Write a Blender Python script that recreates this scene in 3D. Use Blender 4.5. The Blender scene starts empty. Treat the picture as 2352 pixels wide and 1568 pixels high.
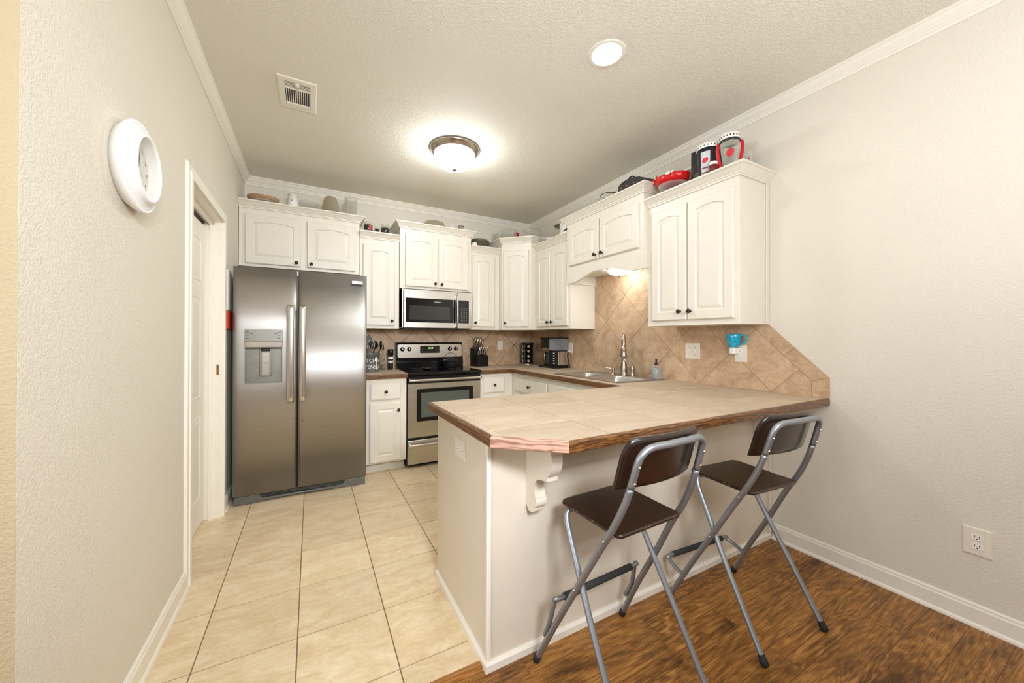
import bpy, bmesh, math, random
from mathutils import Vector, Matrix
random.seed(7)
PI = math.pi
SC = bpy.context.scene
COL = SC.collection

# ------------------------------------------------------------------ camera, light, exposure
def setup_camera():
    yaw, pitch, roll = 0.4928, 0.0042, 0.0020
    fw = Vector((math.sin(yaw)*math.cos(pitch), math.cos(yaw)*math.cos(pitch), math.sin(pitch)))
    r = Vector((math.cos(yaw), -math.sin(yaw), 0.0)); u = r.cross(fw)
    r2 = r*math.cos(roll)+u*math.sin(roll); u2 = -r*math.sin(roll)+u*math.cos(roll)
    cd = bpy.data.cameras.new('camera'); co = bpy.data.objects.new('camera', cd); COL.objects.link(co)
    m = Matrix((r2, u2, -fw)).transposed().to_4x4(); m.translation = Vector((-2.565, -4.1336, 1.2532))
    co.matrix_world = m
    cd.sensor_fit = 'HORIZONTAL'; cd.sensor_width = 36.0; cd.lens = 838.95*36/2352
    cd.shift_x = 10.28/2352; cd.shift_y = -11.1/2352
    cd.clip_start = 0.02; cd.clip_end = 60
    SC.camera = co
setup_camera()
w = bpy.data.worlds.new('world'); SC.world = w; w.use_nodes = True
w.node_tree.nodes['Background'].inputs[0].default_value = (0.94, 0.985, 1.08, 1)
w.node_tree.nodes['Background'].inputs[1].default_value = 0.66
SC.view_settings.view_transform = 'Standard'; SC.view_settings.look = 'None'
SC.view_settings.exposure = 0.5; SC.view_settings.gamma = 1.0
try: SC.view_settings.use_curve_mapping = False
except Exception: pass
SC.cycles.use_denoising = True
SC.cycles.caustics_reflective = False; SC.cycles.caustics_refractive = False
SC.cycles.max_bounces = 10; SC.cycles.transparent_max_bounces = 16
SC.cycles.sample_clamp_indirect = 6.0

def area_light(name, loc, target, sx, sy, power, color=(1, 0.96, 0.9), spread=None):
    l = bpy.data.lights.new(name, 'AREA'); l.shape = 'RECTANGLE'; l.size = sx; l.size_y = sy; l.energy = power; l.color = color
    if spread: l.spread = spread
    o = bpy.data.objects.new(name, l); COL.objects.link(o); o.location = loc
    o.rotation_euler = (Vector(target)-Vector(loc)).to_track_quat('-Z', 'Y').to_euler()
    return o
area_light('added_uplight_fill', (-1.75, -5.0, 1.75), (-1.75, -4.1, 2.75), 1.4, 0.8, 34, (0.94, 0.985, 1.08))  # added fill aimed upward to brighten the ceiling, no known lamp
area_light('added_side_fill', (-5.4, -3.95, 1.5), (0.0, -3.5, 1.0), 1.4, 1.6, 28, (0.94, 0.985, 1.08))  # added fill from the left for the right wall, no known window
area_light('photo_flash', (-2.25, -4.95, 2.08), (-1.9, -1.0, 0.75), 0.5, 0.35, 12, (0.94, 0.985, 1.08), 1.5)
area_light('added_overhead_fill', (-1.3, -5.1, 2.70), (-1.3, -5.1, 0), 0.7, 0.7, 10, (0.94, 0.985, 1.08))  # added soft overhead fill behind the camera, no known fixture
LAMP_FLUSH, LAMP_CAN, LAMP_SINK = 35.0, 54.0, 15.0

# ------------------------------------------------------------------ materials
def lin(c):
    return tuple(((v/255)/12.92 if v/255 <= 0.04045 else ((v/255+0.055)/1.055)**2.4) for v in c)
MATS = {}
class NT:
    def __init__(s, name):
        s.m = bpy.data.materials.new(name); s.m.use_nodes = True; s.t = s.m.node_tree
        s.b = s.t.nodes['Principled BSDF']; s._co = None
    def n(s, typ, **kw):
        nd = s.t.nodes.new(typ)
        for k, v in kw.items():
            if k in nd.inputs: nd.inputs[k].default_value = v
            else: setattr(nd, k, v)
        return nd
    def l(s, a, b): s.t.links.new(a, b)
    def coord(s, kind='Object', scale=(1, 1, 1), rot=(0, 0, 0), loc=(0, 0, 0)):
        tc = s.n('ShaderNodeTexCoord'); mp = s.n('ShaderNodeMapping')
        mp.inputs['Scale'].default_value = scale; mp.inputs['Rotation'].default_value = rot; mp.inputs['Location'].default_value = loc
        s.l(tc.outputs[kind], mp.inputs[0]); return mp.outputs[0]
    def noise(s, vec, scale, detail=3, rough=0.55, dist=0):
        nd = s.n('ShaderNodeTexNoise'); nd.inputs['Scale'].default_value = scale; nd.inputs['Detail'].default_value = detail
        nd.inputs['Roughness'].default_value = rough; nd.inputs['Distortion'].default_value = dist
        if vec is not None: s.l(vec, nd.inputs['Vector'])
        return nd.outputs['Fac']
    def ramp(s, fac, stops):
        nd = s.n('ShaderNodeValToRGB'); e = nd.color_ramp.elements
        while len(e) < len(stops): e.new(0.5)
        for i, (p, c) in enumerate(stops): e[i].position = p; e[i].color = (*c[:3], 1)
        s.l(fac, nd.inputs[0]); return nd.outputs[0]
    def mix(s, fac, a, b, mode='MIX'):
        nd = s.n('ShaderNodeMix', data_type='RGBA', blend_type=mode)
        for sock, v in ((nd.inputs[0], fac), (nd.inputs[6], a), (nd.inputs[7], b)):
            if isinstance(v, (int, float)): sock.default_value = v
            elif isinstance(v, tuple): sock.default_value = (*v[:3], 1)
            else: s.l(v, sock)
        return nd.outputs[2]
    def bump(s, h, strength=0.3, dist=0.01):
        nd = s.n('ShaderNodeBump'); nd.inputs['Strength'].default_value = strength; nd.inputs['Distance'].default_value = dist
        s.l(h, nd.inputs['Height']); s.l(nd.outputs[0], s.b.inputs['Normal'])
    def base(s, v):
        if isinstance(v, tuple): s.b.inputs['Base Color'].default_value = (*v[:3], 1)
        else: s.l(v, s.b.inputs['Base Color'])
    def set(s, **kw):
        for k, v in kw.items(): s.b.inputs[k.replace('_', ' ')].default_value = v
        return s
def plain(name, rgb, rough=0.5, metal=0.0, mott=0.06, scale=30, bump=0.0, **kw):
    t = NT(name); c = lin(rgb); v = t.coord()
    f = t.noise(v, scale, 2)
    t.base(t.ramp(f, [(0.3, tuple(x*(1-mott) for x in c)), (0.7, tuple(min(1, x*(1+mott)) for x in c))]))
    t.set(Roughness=rough, Metallic=metal, **kw)
    if bump: t.bump(f, bump, 0.002)
    MATS[name] = t.m; return t.m
def wallpaint(name, rgb, scale, strength):
    t = NT(name); c = lin(rgb); v = t.coord()
    f = t.noise(v, scale, 3, 0.6, 0.6); g = t.noise(v, 2.0, 2)
    t.base(t.ramp(g, [(0.2, tuple(x*0.97 for x in c)), (0.8, tuple(x*1.02 for x in c))]))
    k = t.ramp(f, [(0.40, (0, 0, 0)), (0.62, (1, 1, 1))])
    t.bump(k, strength, 0.006); t.set(Roughness=0.75); t.b.inputs['Specular IOR Level'].default_value = 0.25
    MATS[name] = t.m; return t.m
def tilemat(name, ca, cb, cc, rough, scale=7.0, streak=(1, 1, 1), coat=0.0):
    t = NT(name); v = t.coord(scale=streak)
    at = t.n('ShaderNodeAttribute', attribute_name='tv')
    add = t.n('ShaderNodeVectorMath', operation='MULTIPLY_ADD'); t.l(at.outputs['Color'], add.inputs[0]); add.inputs[1].default_value = (9, 9, 9); t.l(v, add.inputs[2])
    f = t.noise(add.outputs[0], scale, 5, 0.62, 0.8); g = t.noise(add.outputs[0], scale*7, 3, 0.6)
    c1 = t.ramp(f, [(0.25, lin(ca)), (0.52, lin(cb)), (0.75, lin(cc))])
    c2 = t.mix(0.22, c1, t.ramp(g, [(0.35, lin(ca)), (0.65, lin(cc))]))
    sep = t.n('ShaderNodeSeparateColor'); t.l(at.outputs['Color'], sep.inputs[0])
    k = t.ramp(sep.outputs[0], [(0, (0.93, 0.93, 0.93)), (1, (1.05, 1.05, 1.05))])
    t.base(t.mix(1.0, c2, k, 'MULTIPLY'))
    t.bump(g, 0.06, 0.003); t.set(Roughness=rough)
    t.b.inputs['Specular IOR Level'].default_value = 0.35
    MATS[name] = t.m; return t.m
def woodmat(name, dark, mid, light, rough=0.32, scale=(5, 42, 42), kind='UV', coat=0.25):
    t = NT(name); v = t.coord(kind, scale=(scale[0], scale[1], scale[2]))
    f = t.noise(v, 1.0, 6, 0.65, 1.6); v2 = t.coord(kind, scale=(scale[0]*0.35, scale[1]*0.45, scale[2]*0.45))
    wv = t.n('ShaderNodeTexWave', wave_type='BANDS', bands_direction='Y'); wv.inputs['Scale'].default_value = 0.9
    wv.inputs['Distortion'].default_value = 14; wv.inputs['Detail'].default_value = 2; wv.inputs['Detail Scale'].default_value = 1.6; t.l(v2, wv.inputs[0])
    c1 = t.ramp(f, [(0.28, lin(dark)), (0.5, lin(mid)), (0.72, lin(light))])
    c2 = t.ramp(wv.outputs[0], [(0.05, lin(dark)), (0.35, lin(mid)), (1, lin(light))])
    t.base(t.mix(0.5, c1, c2)); t.bump(f, 0.1, 0.002); t.set(Roughness=rough)
    t.b.inputs['Coat Weight'].default_value = coat; t.b.inputs['Coat Roughness'].default_value = 0.2
    MATS[name] = t.m; return t.m
def floorwood(name):
    t = NT(name); v = t.coord(loc=(0, 0.007, 0))
    br = t.n('ShaderNodeTexBrick', offset=0.37, offset_frequency=2); br.inputs['Scale'].default_value = 1.0
    br.inputs['Brick Width'].default_value = 0.92; br.inputs['Row Height'].default_value = 0.1185; br.inputs['Mortar Size'].default_value = 0.0009
    br.inputs['Mortar Smooth'].default_value = 0.1; br.inputs['Color1'].default_value = (0, 0, 0, 1); br.inputs['Color2'].default_value = (1, 1, 1, 1); br.inputs['Mortar'].default_value = (0.5, 0.5, 0.5, 1)
    t.l(v, br.inputs[0])
    off = t.n('ShaderNodeVectorMath', operation='MULTIPLY_ADD'); t.l(br.outputs[0], off.inputs[0]); off.inputs[1].default_value = (7, 5, 3); t.l(v, off.inputs[2])
    def mp(sc):
        m = t.n('ShaderNodeMapping'); m.inputs['Scale'].default_value = sc; t.l(off.outputs[0], m.inputs[0]); return m.outputs[0]
    g = t.noise(mp((11, 190, 1)), 1.0, 6, 0.75, 0.4)         # fine grain
    n2 = t.noise(mp((1.5, 8.5, 1)), 1.0, 2, 0.5, 0.3)        # growth rings cut lengthwise
    ml = t.n('ShaderNodeMath', operation='MULTIPLY'); t.l(n2, ml.inputs[0]); ml.inputs[1].default_value = 105
    sn = t.n('ShaderNodeMath', operation='SINE'); t.l(ml.outputs[0], sn.inputs[0])
    rg = t.ramp(sn.outputs[0], [(0.0, (0.60, 0.55, 0.48)), (0.35, (0.95, 0.94, 0.92)), (1.0, (1.04, 1.04, 1.03))])
    n3 = t.noise(mp((1.1, 3.0, 1)), 1.0, 2, 0.5)
    rm = t.ramp(n3, [(0.38, (0.15, 0.15, 0.15)), (0.6, (1, 1, 1))])
    p = t.noise(mp((2.2, 7, 1)), 1.0, 6, 0.68, 0.7)         # rustic dark patches
    wv = t.n('ShaderNodeTexWave', wave_type='RINGS', rings_direction='Z'); wv.inputs['Scale'].default_value = 1.3; wv.inputs['Distortion'].default_value = 7
    wv.inputs['Detail'].default_value = 3; wv.inputs['Detail Scale'].default_value = 1.1; t.l(mp((2.2, 11, 1)), wv.inputs[0])
    c1 = t.ramp(g, [(0.34, lin((92, 56, 22))), (0.5, lin((162, 110, 52))), (0.66, lin((208, 156, 88)))])
    c2 = t.ramp(wv.outputs[0], [(0.0, lin((110, 68, 30))), (0.4, lin((170, 116, 56))), (1, lin((200, 146, 76)))])
    c = t.mix(0.25, c1, c2)
    dk = t.ramp(p, [(0.30, (0.22, 0.18, 0.15)), (0.43, (0.72, 0.68, 0.62)), (0.55, (1.0, 0.98, 0.95)), (0.74, (1.16, 1.14, 1.1))])
    c = t.mix(1.0, c, dk, 'MULTIPLY'); c = t.mix(rm, c, t.mix(1.0, c, rg, 'MULTIPLY'))
    c = t.mix(br.outputs['Fac'], c, lin((70, 42, 18)))
    t.base(c); t.bump(g, 0.12, 0.002); t.set(Roughness=0.42); t.b.inputs['Specular IOR Level'].default_value = 0.4
    MATS[name] = t.m; return t.m
def steelmat(name, rgb, rough, aniso, bands=(1, 1, 250), vary=0.1):
    t = NT(name); v = t.coord(scale=bands); f = t.noise(v, 1.0, 2)
    c = lin(rgb); t.base(t.ramp(f, [(0.3, tuple(x*(1-vary) for x in c)), (0.7, tuple(x*(1+vary*0.5) for x in c))]))
    t.set(Roughness=rough, Metallic=1.0, Anisotropic=aniso)
    if aniso:
        tg = t.n('ShaderNodeCombineXYZ'); tg.inputs[0].default_value = 1.0; t.l(tg.outputs[0], t.b.inputs['Tangent'])
    MATS[name] = t.m; return t.m
def glassmat(name, rgb, rough=0.03, body=0.08, edge=0.55):
    t = NT(name); t.base(lin(rgb)); t.set(Roughness=rough, IOR=1.35);
    tr = t.n('ShaderNodeBsdfTransparent'); tr.inputs[0].default_value = (*lin(rgb), 1)
    t.b.inputs['Transmission Weight'].default_value = 0.0; t.b.inputs['Specular IOR Level'].default_value = 0.9
    lw = t.n('ShaderNodeLayerWeight'); lw.inputs['Blend'].default_value = 0.35
    mr = t.n('ShaderNodeMapRange'); mr.inputs['To Min'].default_value = body; mr.inputs['To Max'].default_value = min(0.9, body+edge); t.l(lw.outputs['Facing'], mr.inputs[0])
    mx = t.n('ShaderNodeMixShader'); t.l(mr.outputs[0], mx.inputs[0])
    out = t.t.nodes['Material Output']; t.l(t.b.outputs[0], mx.inputs[2]); t.l(tr.outputs[0], mx.inputs[1]); t.l(mx.outputs[0], out.inputs[0])
    MATS[name] = t.m; return t.m
def emit(name, rgb, strength):
    t = NT(name); t.base(lin((235, 232, 225))); t.b.inputs['Emission Color'].default_value = (*lin(rgb), 1); t.b.inputs['Emission Strength'].default_value = strength
    MATS[name] = t.m; return t.m

wallpaint('wall_paint', (229, 222, 206), 115, 0.25)
wallpaint('ceiling_paint', (238, 233, 218), 105, 0.42)
plain('white_trim', (240, 234, 220), 0.42, mott=0.015)
plain('cabinet_paint', (228, 221, 206), 0.38, mott=0.02, scale=14)
plain('half_wall_paint', (222, 212, 193), 0.5, mott=0.02, scale=6)
plain('door_paint', (246, 240, 226), 0.45, mott=0.015)
tilemat('floor_tile', (208, 179, 134), (228, 206, 168), (241, 227, 198), 0.38, 5.5, (1, 2.2, 1))
tilemat('counter_tile', (174, 152, 126), (188, 168, 143), (200, 183, 161), 0.5, 4.5, (1.2, 3, 1))
tilemat('backsplash_tile', (168, 133, 101), (204, 172, 138), (226, 200, 169), 0.48, 8.0)
plain('floor_grout', (140, 116, 88), 0.8)
plain('counter_grout', (246, 236, 220), 0.7)
plain('backsplash_grout', (182, 148, 114), 0.85)
plain('dark_grout', (104, 80, 58), 0.85)
woodmat('edge_wood', (46, 26, 12), (98, 62, 31), (146, 99, 56), scale=(13, 64, 64))
woodmat('sheen_edge_wood', (88, 54, 42), (188, 142, 120), (214, 174, 152), 0.35, scale=(11, 44, 44))  # pale pink tone paints in the glossy reflection on the cut corner
woodmat('threshold_wood', (120, 72, 30), (166, 110, 52), (190, 134, 72))
floorwood('floor_wood')
steelmat('fridge_steel', (184, 180, 174), 0.47, 0.5, (1, 1, 160), 0.05)
steelmat('brushed_steel', (210, 205, 196), 0.28, 0.3)
steelmat('handle_steel', (216, 212, 206), 0.2, 0.0, vary=0.02)
steelmat('sink_steel', (206, 206, 204), 0.28, 0.0, vary=0.03)
steelmat('nickel', (178, 168, 156), 0.24, 0.0, vary=0.03)
plain('stool_tube', (150, 154, 158), 0.40, 0.75, mott=0.04)
plain('dispenser_grey', (150, 148, 138), 0.35, 0.6)
plain('fridge_base_grey', (112, 112, 108), 0.4, 0.3)
plain('black_plastic', (18, 18, 18), 0.35, mott=0.1)
plain('black_gloss', (10, 10, 11), 0.07, mott=0.1)
plain('black_enamel', (14, 14, 15), 0.15, mott=0.1)
plain('dark_window', (52, 54, 52), 0.06, mott=0.03)
plain('oven_glass', (86, 92, 82), 0.05, mott=0.03)
plain('bronze', (58, 50, 46), 0.28, 0.8)
plain('rubber', (22, 21, 21), 0.7)
plain('foam_grip', (48, 49, 49), 0.8)
def stoolwood():
    t = NT('stool_wood'); v = t.coord(scale=(14, 3, 14)); f = t.noise(v, 3.0, 4)
    t.base(t.ramp(f, [(0.3, lin((26, 14, 10))), (0.7, lin((42, 23, 16)))])); t.set(Roughness=0.3)
    t.b.inputs['Coat Weight'].default_value = 0.4; t.b.inputs['Coat Roughness'].default_value = 0.18
    MATS['stool_wood'] = t.m
stoolwood()
plain('stool_wood_worn', (150, 104, 62), 0.6, mott=0.3, scale=200)
plain('white_plastic', (244, 241, 232), 0.35, mott=0.01)
plain('ivory_plastic', (236, 228, 212), 0.4, mott=0.01)
plain('slot_dark', (40, 36, 30), 0.6)
plain('white_ceramic', (244, 242, 236), 0.15, mott=0.01)
plain('clock_white', (246, 245, 242), 0.4, mott=0.01)
def clockface():
    t = NT('clock_face'); v = t.coord(scale=(1, 30, 90)); f = t.noise(v, 1.2, 5, 0.7, 1.0)
    t.base(t.ramp(f, [(0.36, lin((196, 190, 182))), (0.5, lin((232, 228, 222))), (0.8, lin((242, 240, 236)))])); t.set(Roughness=0.5)
    MATS['clock_face'] = t.m
clockface()
plain('ink', (70, 56, 48), 0.6)
plain('brass', (150, 118, 76), 0.35, 0.7)
plain('teal_glaze', (36, 172, 204), 0.12, mott=0.35, scale=60)
plain('galvanised', (128, 132, 130), 0.45, 0.5, mott=0.15, scale=20)
plain('label_white', (236, 232, 222), 0.6)
plain('red_glaze', (214, 24, 26), 0.15, mott=0.05)
plain('red_plastic', (196, 26, 34), 0.3)
plain('maroon', (110, 20, 24), 0.35)
plain('black_leather', (26, 27, 30), 0.5, bump=0.3, scale=120)
plain('cup_black', (34, 36, 42), 0.3)
plain('cup_panel', (200, 200, 204), 0.3)
plain('copper', (184, 112, 84), 0.3, 0.8)
plain('green_glass', (104, 100, 78), 0.08, mott=0.1, Alpha=0.85)
plain('wicker', (176, 140, 96), 0.6, mott=0.25, scale=90)
plain('oil_green', (120, 112, 40), 0.15, mott=0.3)
plain('amber_glass', (120, 84, 48), 0.12, mott=0.2)
plain('pump_brown', (52, 34, 28), 0.35)
plain('soap_blue', (164, 172, 173), 0.12, mott=0.12, scale=60)
plain('photo_grey', (150, 142, 138), 0.4, mott=0.5, scale=14)
plain('spice_tan', (196, 166, 120), 0.6, mott=0.15)
plain('paper_white', (238, 236, 230), 0.6)
plain('orange_red', (206, 62, 28), 0.6)
plain('dark_pan', (34, 36, 36), 0.4, 0.3)
glassmat('clear_glass', (244, 244, 240), 0.03, 0.04)
glassmat('clock_glass', (250, 250, 248), 0.03, 0.0, 0.12)
glassmat('frosted_glass', (206, 198, 176), 0.2, 0.3)
glassmat('water_tank', (226, 228, 234), 0.06, 0.16)
emit('flush_glow', (248, 253, 255), LAMP_FLUSH)
emit('can_glow', (248, 253, 255), LAMP_CAN)
emit('sink_glow', (248, 253, 255), LAMP_SINK)
emit('display_green', (190, 255, 40), 1.2)

# ------------------------------------------------------------------ mesh helpers
class MB:
    def __init__(s): s.bm = bmesh.new(); s.uv = s.bm.loops.layers.uv.new('UVMap'); s.tv = s.bm.loops.layers.float_color.new('tv'); s.M = Matrix.Identity(4)
    def v(s, p): return s.bm.verts.new(s.M @ Vector(p))
    def f(s, vs, smooth=False):
        try: fc = s.bm.faces.new(vs); fc.smooth = smooth; return fc
        except ValueError: return None
    def box(s, x0, x1, y0, y1, z0, z1, bev=0.0, seg=1):
        x0, x1 = min(x0, x1), max(x0, x1); y0, y1 = min(y0, y1), max(y0, y1); z0, z1 = min(z0, z1), max(z0, z1)
        vs = [s.v((x, y, z)) for z in (z0, z1) for y in (y0, y1) for x in (x0, x1)]
        fs = [s.f([vs[i] for i in q]) for q in ((0, 2, 3, 1), (4, 5, 7, 6), (0, 1, 5, 4), (2, 6, 7, 3), (0, 4, 6, 2), (1, 3, 7, 5))]
        if bev:
            es = list({e for fc in fs for e in fc.edges})
            bmesh.ops.bevel(s.bm, geom=es, offset=bev, segments=seg, profile=0.5, affect='EDGES')
        return s
    def rings(s, rings, close=True, cap0=False, cap1=False, smooth=True, uvs=None):
        R = [[s.v(p) for p in r] for r in rings]; n = len(R[0])
        for i in range(len(R)-1):
            for j in range(n if close else n-1):
                k = (j+1) % n
                fc = s.f([R[i][j], R[i][k], R[i+1][k], R[i+1][j]], smooth)
                if fc and uvs:
                    kk = j+1
                    for lp, q in zip(fc.loops, (uvs(i, j), uvs(i, kk), uvs(i+1, kk), uvs(i+1, j))): lp[s.uv].uv = q
        if cap0: s.f(list(reversed(R[0])))
        if cap1: s.f(R[-1])
        return R
    def lathe(s, prof, c=(0, 0, 0), n=32, cap0=True, cap1=True, smooth=True, sx=1.0, sy=1.0, mod=None):
        rs = []
        for (r, z) in prof:
            rs.append([(c[0]+sx*r*(mod(a, z) if mod else 1)*math.cos(a), c[1]+sy*r*(mod(a, z) if mod else 1)*math.sin(a), c[2]+z) for a in [2*PI*i/n for i in range(n)]])
        s.rings(rs, True, cap0, cap1, smooth); return s
    def tube(s, path, r, n=12, cap=True, flat=1.0):
        P = [Vector(p) for p in path]; rs = []; up = None
        for i, p in enumerate(P):
            t = (P[min(i+1, len(P)-1)]-P[max(i-1, 0)]).normalized()
            if up is None:
                up = Vector((0, 0, 1)) if abs(t.z) < 0.9 else Vector((1, 0, 0))
            a = (up - t*up.dot(t)).normalized(); b = t.cross(a); up = a
            rr = r[i] if isinstance(r, (list, tuple)) else r
            rs.append([p + a*rr*math.cos(q) + b*rr*flat*math.sin(q) for q in [2*PI*k/n for k in range(n)]])
        s.rings(rs, True, cap, cap); return s
    def prism(s, poly, h0, h1, ax='z', bev=0.0):
        def P(p, h):
            return {'z': (p[0], p[1], h), 'x': (h, p[0], p[1]), 'y': (p[0], h, p[1])}[ax]
        a = [s.v(P(p, h0)) for p in poly]; b = [s.v(P(p, h1)) for p in poly]; n = len(poly); fs = []
        for i in range(n):
            fs.append(s.f([a[i], a[(i+1) % n], b[(i+1) % n], b[i]]))
        f0 = s.f(list(reversed(a))); f1 = s.f(b)
        if bev:
            es = list({e for fc in (f0, f1) for e in fc.edges}); bmesh.ops.bevel(s.bm, geom=es, offset=bev, segments=2, profile=0.5, affect='EDGES')
        return s
    def sphere(s, c, r, n=16, sz=1.0, sx=1.0, sy=1.0):
        k = max(6, n//2); prof = [(r*math.sin(PI*i/k), -r*sz*math.cos(PI*i/k)) for i in range(k+1)]
        prof[0] = (r*0.01, -r*sz); prof[-1] = (r*0.01, r*sz)
        return s.lathe(prof, c, n, sx=sx, sy=sy)
    def append(s, me, M):
        vs = [s.v(M @ v.co) for v in me.vertices]
        for p in me.polygons: s.f([vs[i] for i in p.vertices])
    def build(s, name, mat, parent=None, loc=None, recalc=True, rotz=0.0, keep=False):
        if recalc: bmesh.ops.recalc_face_normals(s.bm, faces=s.bm.faces)
        if parent is not None and not keep:
            m = Matrix.Identity(4); p = parent
            while p is not None: m = p.matrix_basis @ m; p = p.parent
            s.bm.transform(m.inverted())
        elif loc is not None:
            s.bm.transform(Matrix.Translation(-Vector(loc)))
        me = bpy.data.meshes.new(name); s.bm.to_mesh(me); s.bm.free()
        ms = mat if isinstance(mat, (list, tuple)) else [mat]
        for x in ms: me.materials.append(MATS[x])
        o = bpy.data.objects.new(name, me); COL.objects.link(o)
        if parent is not None: o.parent = parent
        elif loc is not None: o.location = loc
        return o
def thing(name, label, cat, loc=(0, 0, 0), rotz=0.0, group=None):
    o = bpy.data.objects.new(name, None); COL.objects.link(o); o.empty_display_size = 0.05
    o.location = loc; o.rotation_euler = (0, 0, rotz); o['label'] = label; o['category'] = cat
    if group: o['group'] = group
    return o
def tag(o, label, cat, group=None):
    o['label'] = label; o['category'] = cat
    if group: o['group'] = group
    return o
def struct(o, label=None, cat=None):
    o['kind'] = 'structure'
    if label: o['label'] = label
    if cat: o['category'] = cat
    return o
def dup(root, loc, rotz=0.0, label=None, group=None):
    r = root.copy(); COL.objects.link(r); r.location = loc; r.rotation_euler = (0, 0, rotz)
    if label: r['label'] = label
    if group: r['group'] = group
    def rec(a, b):
        for ch in list(a.children):
            c = ch.copy(); COL.objects.link(c); c.parent = b; rec(ch, c)
    rec(root, r); return r
def frame(O, U, W):
    U = Vector(U).normalized(); W = Vector(W).normalized()
    m = Matrix((U, Vector((0, 0, 1)), W)).transposed().to_4x4(); m.translation = Vector(O); return m
def catmull(P, k=8):
    P = [Vector(p) for p in P]; out = []
    for i in range(len(P)-1):
        p0 = P[max(i-1, 0)]; p1 = P[i]; p2 = P[i+1]; p3 = P[min(i+2, len(P)-1)]
        for j in range(k):
            t = j/k; out.append(0.5*((2*p1)+(p2-p0)*t+(2*p0-5*p1+4*p2-p3)*t*t+(3*p1-p0-3*p2+p3)*t**3))
    out.append(P[-1]); return out
def clip(poly, conv):
    """clip a polygon to a convex counter-clockwise polygon"""
    out = list(poly)
    for i in range(len(conv)):
        a, b = conv[i], conv[(i+1) % len(conv)]; inp, out = out, []
        if not inp: return []
        side = lambda p: (b[0]-a[0])*(p[1]-a[1])-(b[1]-a[1])*(p[0]-a[0])
        for j in range(len(inp)):
            p, q = inp[j], inp[(j+1) % len(inp)]; sp, sq = side(p), side(q)
            if sp >= 0: out.append(p)
            if (sp >= 0) != (sq >= 0):
                t = sp/(sp-sq); out.append((p[0]+(q[0]-p[0])*t, p[1]+(q[1]-p[1])*t))
    return out
def inset(poly, d):
    n = len(poly); out = []
    for i in range(n):
        a, b, c = [Vector((*poly[k % n], 0)) for k in (i-1, i, i+1)]
        e1 = (b-a); e2 = (c-b)
        if e1.length < 1e-6 or e2.length < 1e-6: return None
        e1.normalize(); e2.normalize(); n1 = Vector((-e1.y, e1.x, 0)); n2 = Vector((-e2.y, e2.x, 0)); h = n1+n2
        if h.length < 1e-4: return None
        h = h*(1/(h.dot(n1))) if abs(h.dot(n1)) > 1e-4 else n1
        out.append((b.x+h.x*d, b.y+h.y*d))
    return out
def poly_area(p): return 0.5*sum(p[i][0]*p[(i+1) % len(p)][1]-p[(i+1) % len(p)][0]*p[i][1] for i in range(len(p)))
def tiles(mb, regions, org, size, ang, gap, place, h, rng):
    """lay square tiles over convex regions (2D, counter-clockwise); place(x, y, h) -> 3D"""
    ca, sa = math.cos(ang), math.sin(ang)
    for i in range(-30, 31):
        for j in range(-30, 31):
            q = [(i, j), (i+1, j), (i+1, j+1), (i, j+1)]
            sq = [(org[0]+(a*ca-b*sa)*size, org[1]+(a*sa+b*ca)*size) for a, b in q]
            col = (rng.random(), rng.random(), rng.random(), 1)
            sqi = inset(sq, gap/2)
            for rg in regions:
                p = clip(sqi, rg)
                p = [p[k] for k in range(len(p)) if (Vector(p[k])-Vector(p[k-1])).length > 1e-4]
                if len(p) < 3 or abs(poly_area(p)) < 1e-5: continue
                top = [mb.v(place(x, y, h)) for x, y in p]; bot = [mb.v(place(x, y, 0)) for x, y in p]
                fs = [mb.f(top)]+[mb.f([bot[k], bot[(k+1) % len(p)], top[(k+1) % len(p)], top[k]]) for k in range(len(p))]
                for fc in fs:
                    if fc:
                        for lp in fc.loops: lp[mb.tv] = col
def sweep(path, prof, seg=None, close=False):
    """profile [(out, z)] swept along a 2D path; out is to the right of travel; returns an MB for segment seg (or all)"""
    n = len(path); P = [Vector((*p, 0)) for p in path]
    def nrm(a, b): d = (b-a).normalized(); return Vector((d.y, -d.x, 0))
    rings = []; L = [0.0]
    for i in range(1, n): L.append(L[-1]+(P[i]-P[i-1]).length)
    for i in range(n):
        if i == 0: h = nrm(P[0], P[1])
        elif i == n-1: h = nrm(P[-2], P[-1])
        else:
            a, b = nrm(P[i-1], P[i]), nrm(P[i], P[i+1]); h = (a+b); h = h/h.dot(a)
        rings.append([P[i]+h*d+Vector((0, 0, z)) for d, z in prof])
    pl = [0.0]
    for k in range(1, len(prof)+1):
        a, b = prof[k-1], prof[k % len(prof)]; pl.append(pl[-1]+math.hypot(a[0]-b[0], a[1]-b[1]))
    rg = range(n-1) if seg is None else (seg if isinstance(seg, (list, tuple)) else [seg])
    mb = MB()
    for i in rg:
        mb.rings([rings[i], rings[i+1]], True, True, True, False, uvs=lambda a, j, i=i: (L[i+a], pl[j]))
    return mb
def text_mesh(body, size, extrude=0.0008):
    cu = bpy.data.curves.new('lettering', 'FONT'); cu.body = body; cu.size = size; cu.extrude = extrude; cu.align_x = 'CENTER'; cu.align_y = 'CENTER'; cu.resolution_u = 3
    o = bpy.data.objects.new('lettering', cu); COL.objects.link(o); bpy.context.view_layer.update()
    me = bpy.data.meshes.new_from_object(o.evaluated_get(bpy.context.evaluated_depsgraph_get()))
    bpy.data.objects.remove(o); bpy.data.curves.remove(cu); return me

# ------------------------------------------------------------------ room shell
H = 2.75; XL = -3.116; YC = -2.955; YB = -8.2
T = 0.12
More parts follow.
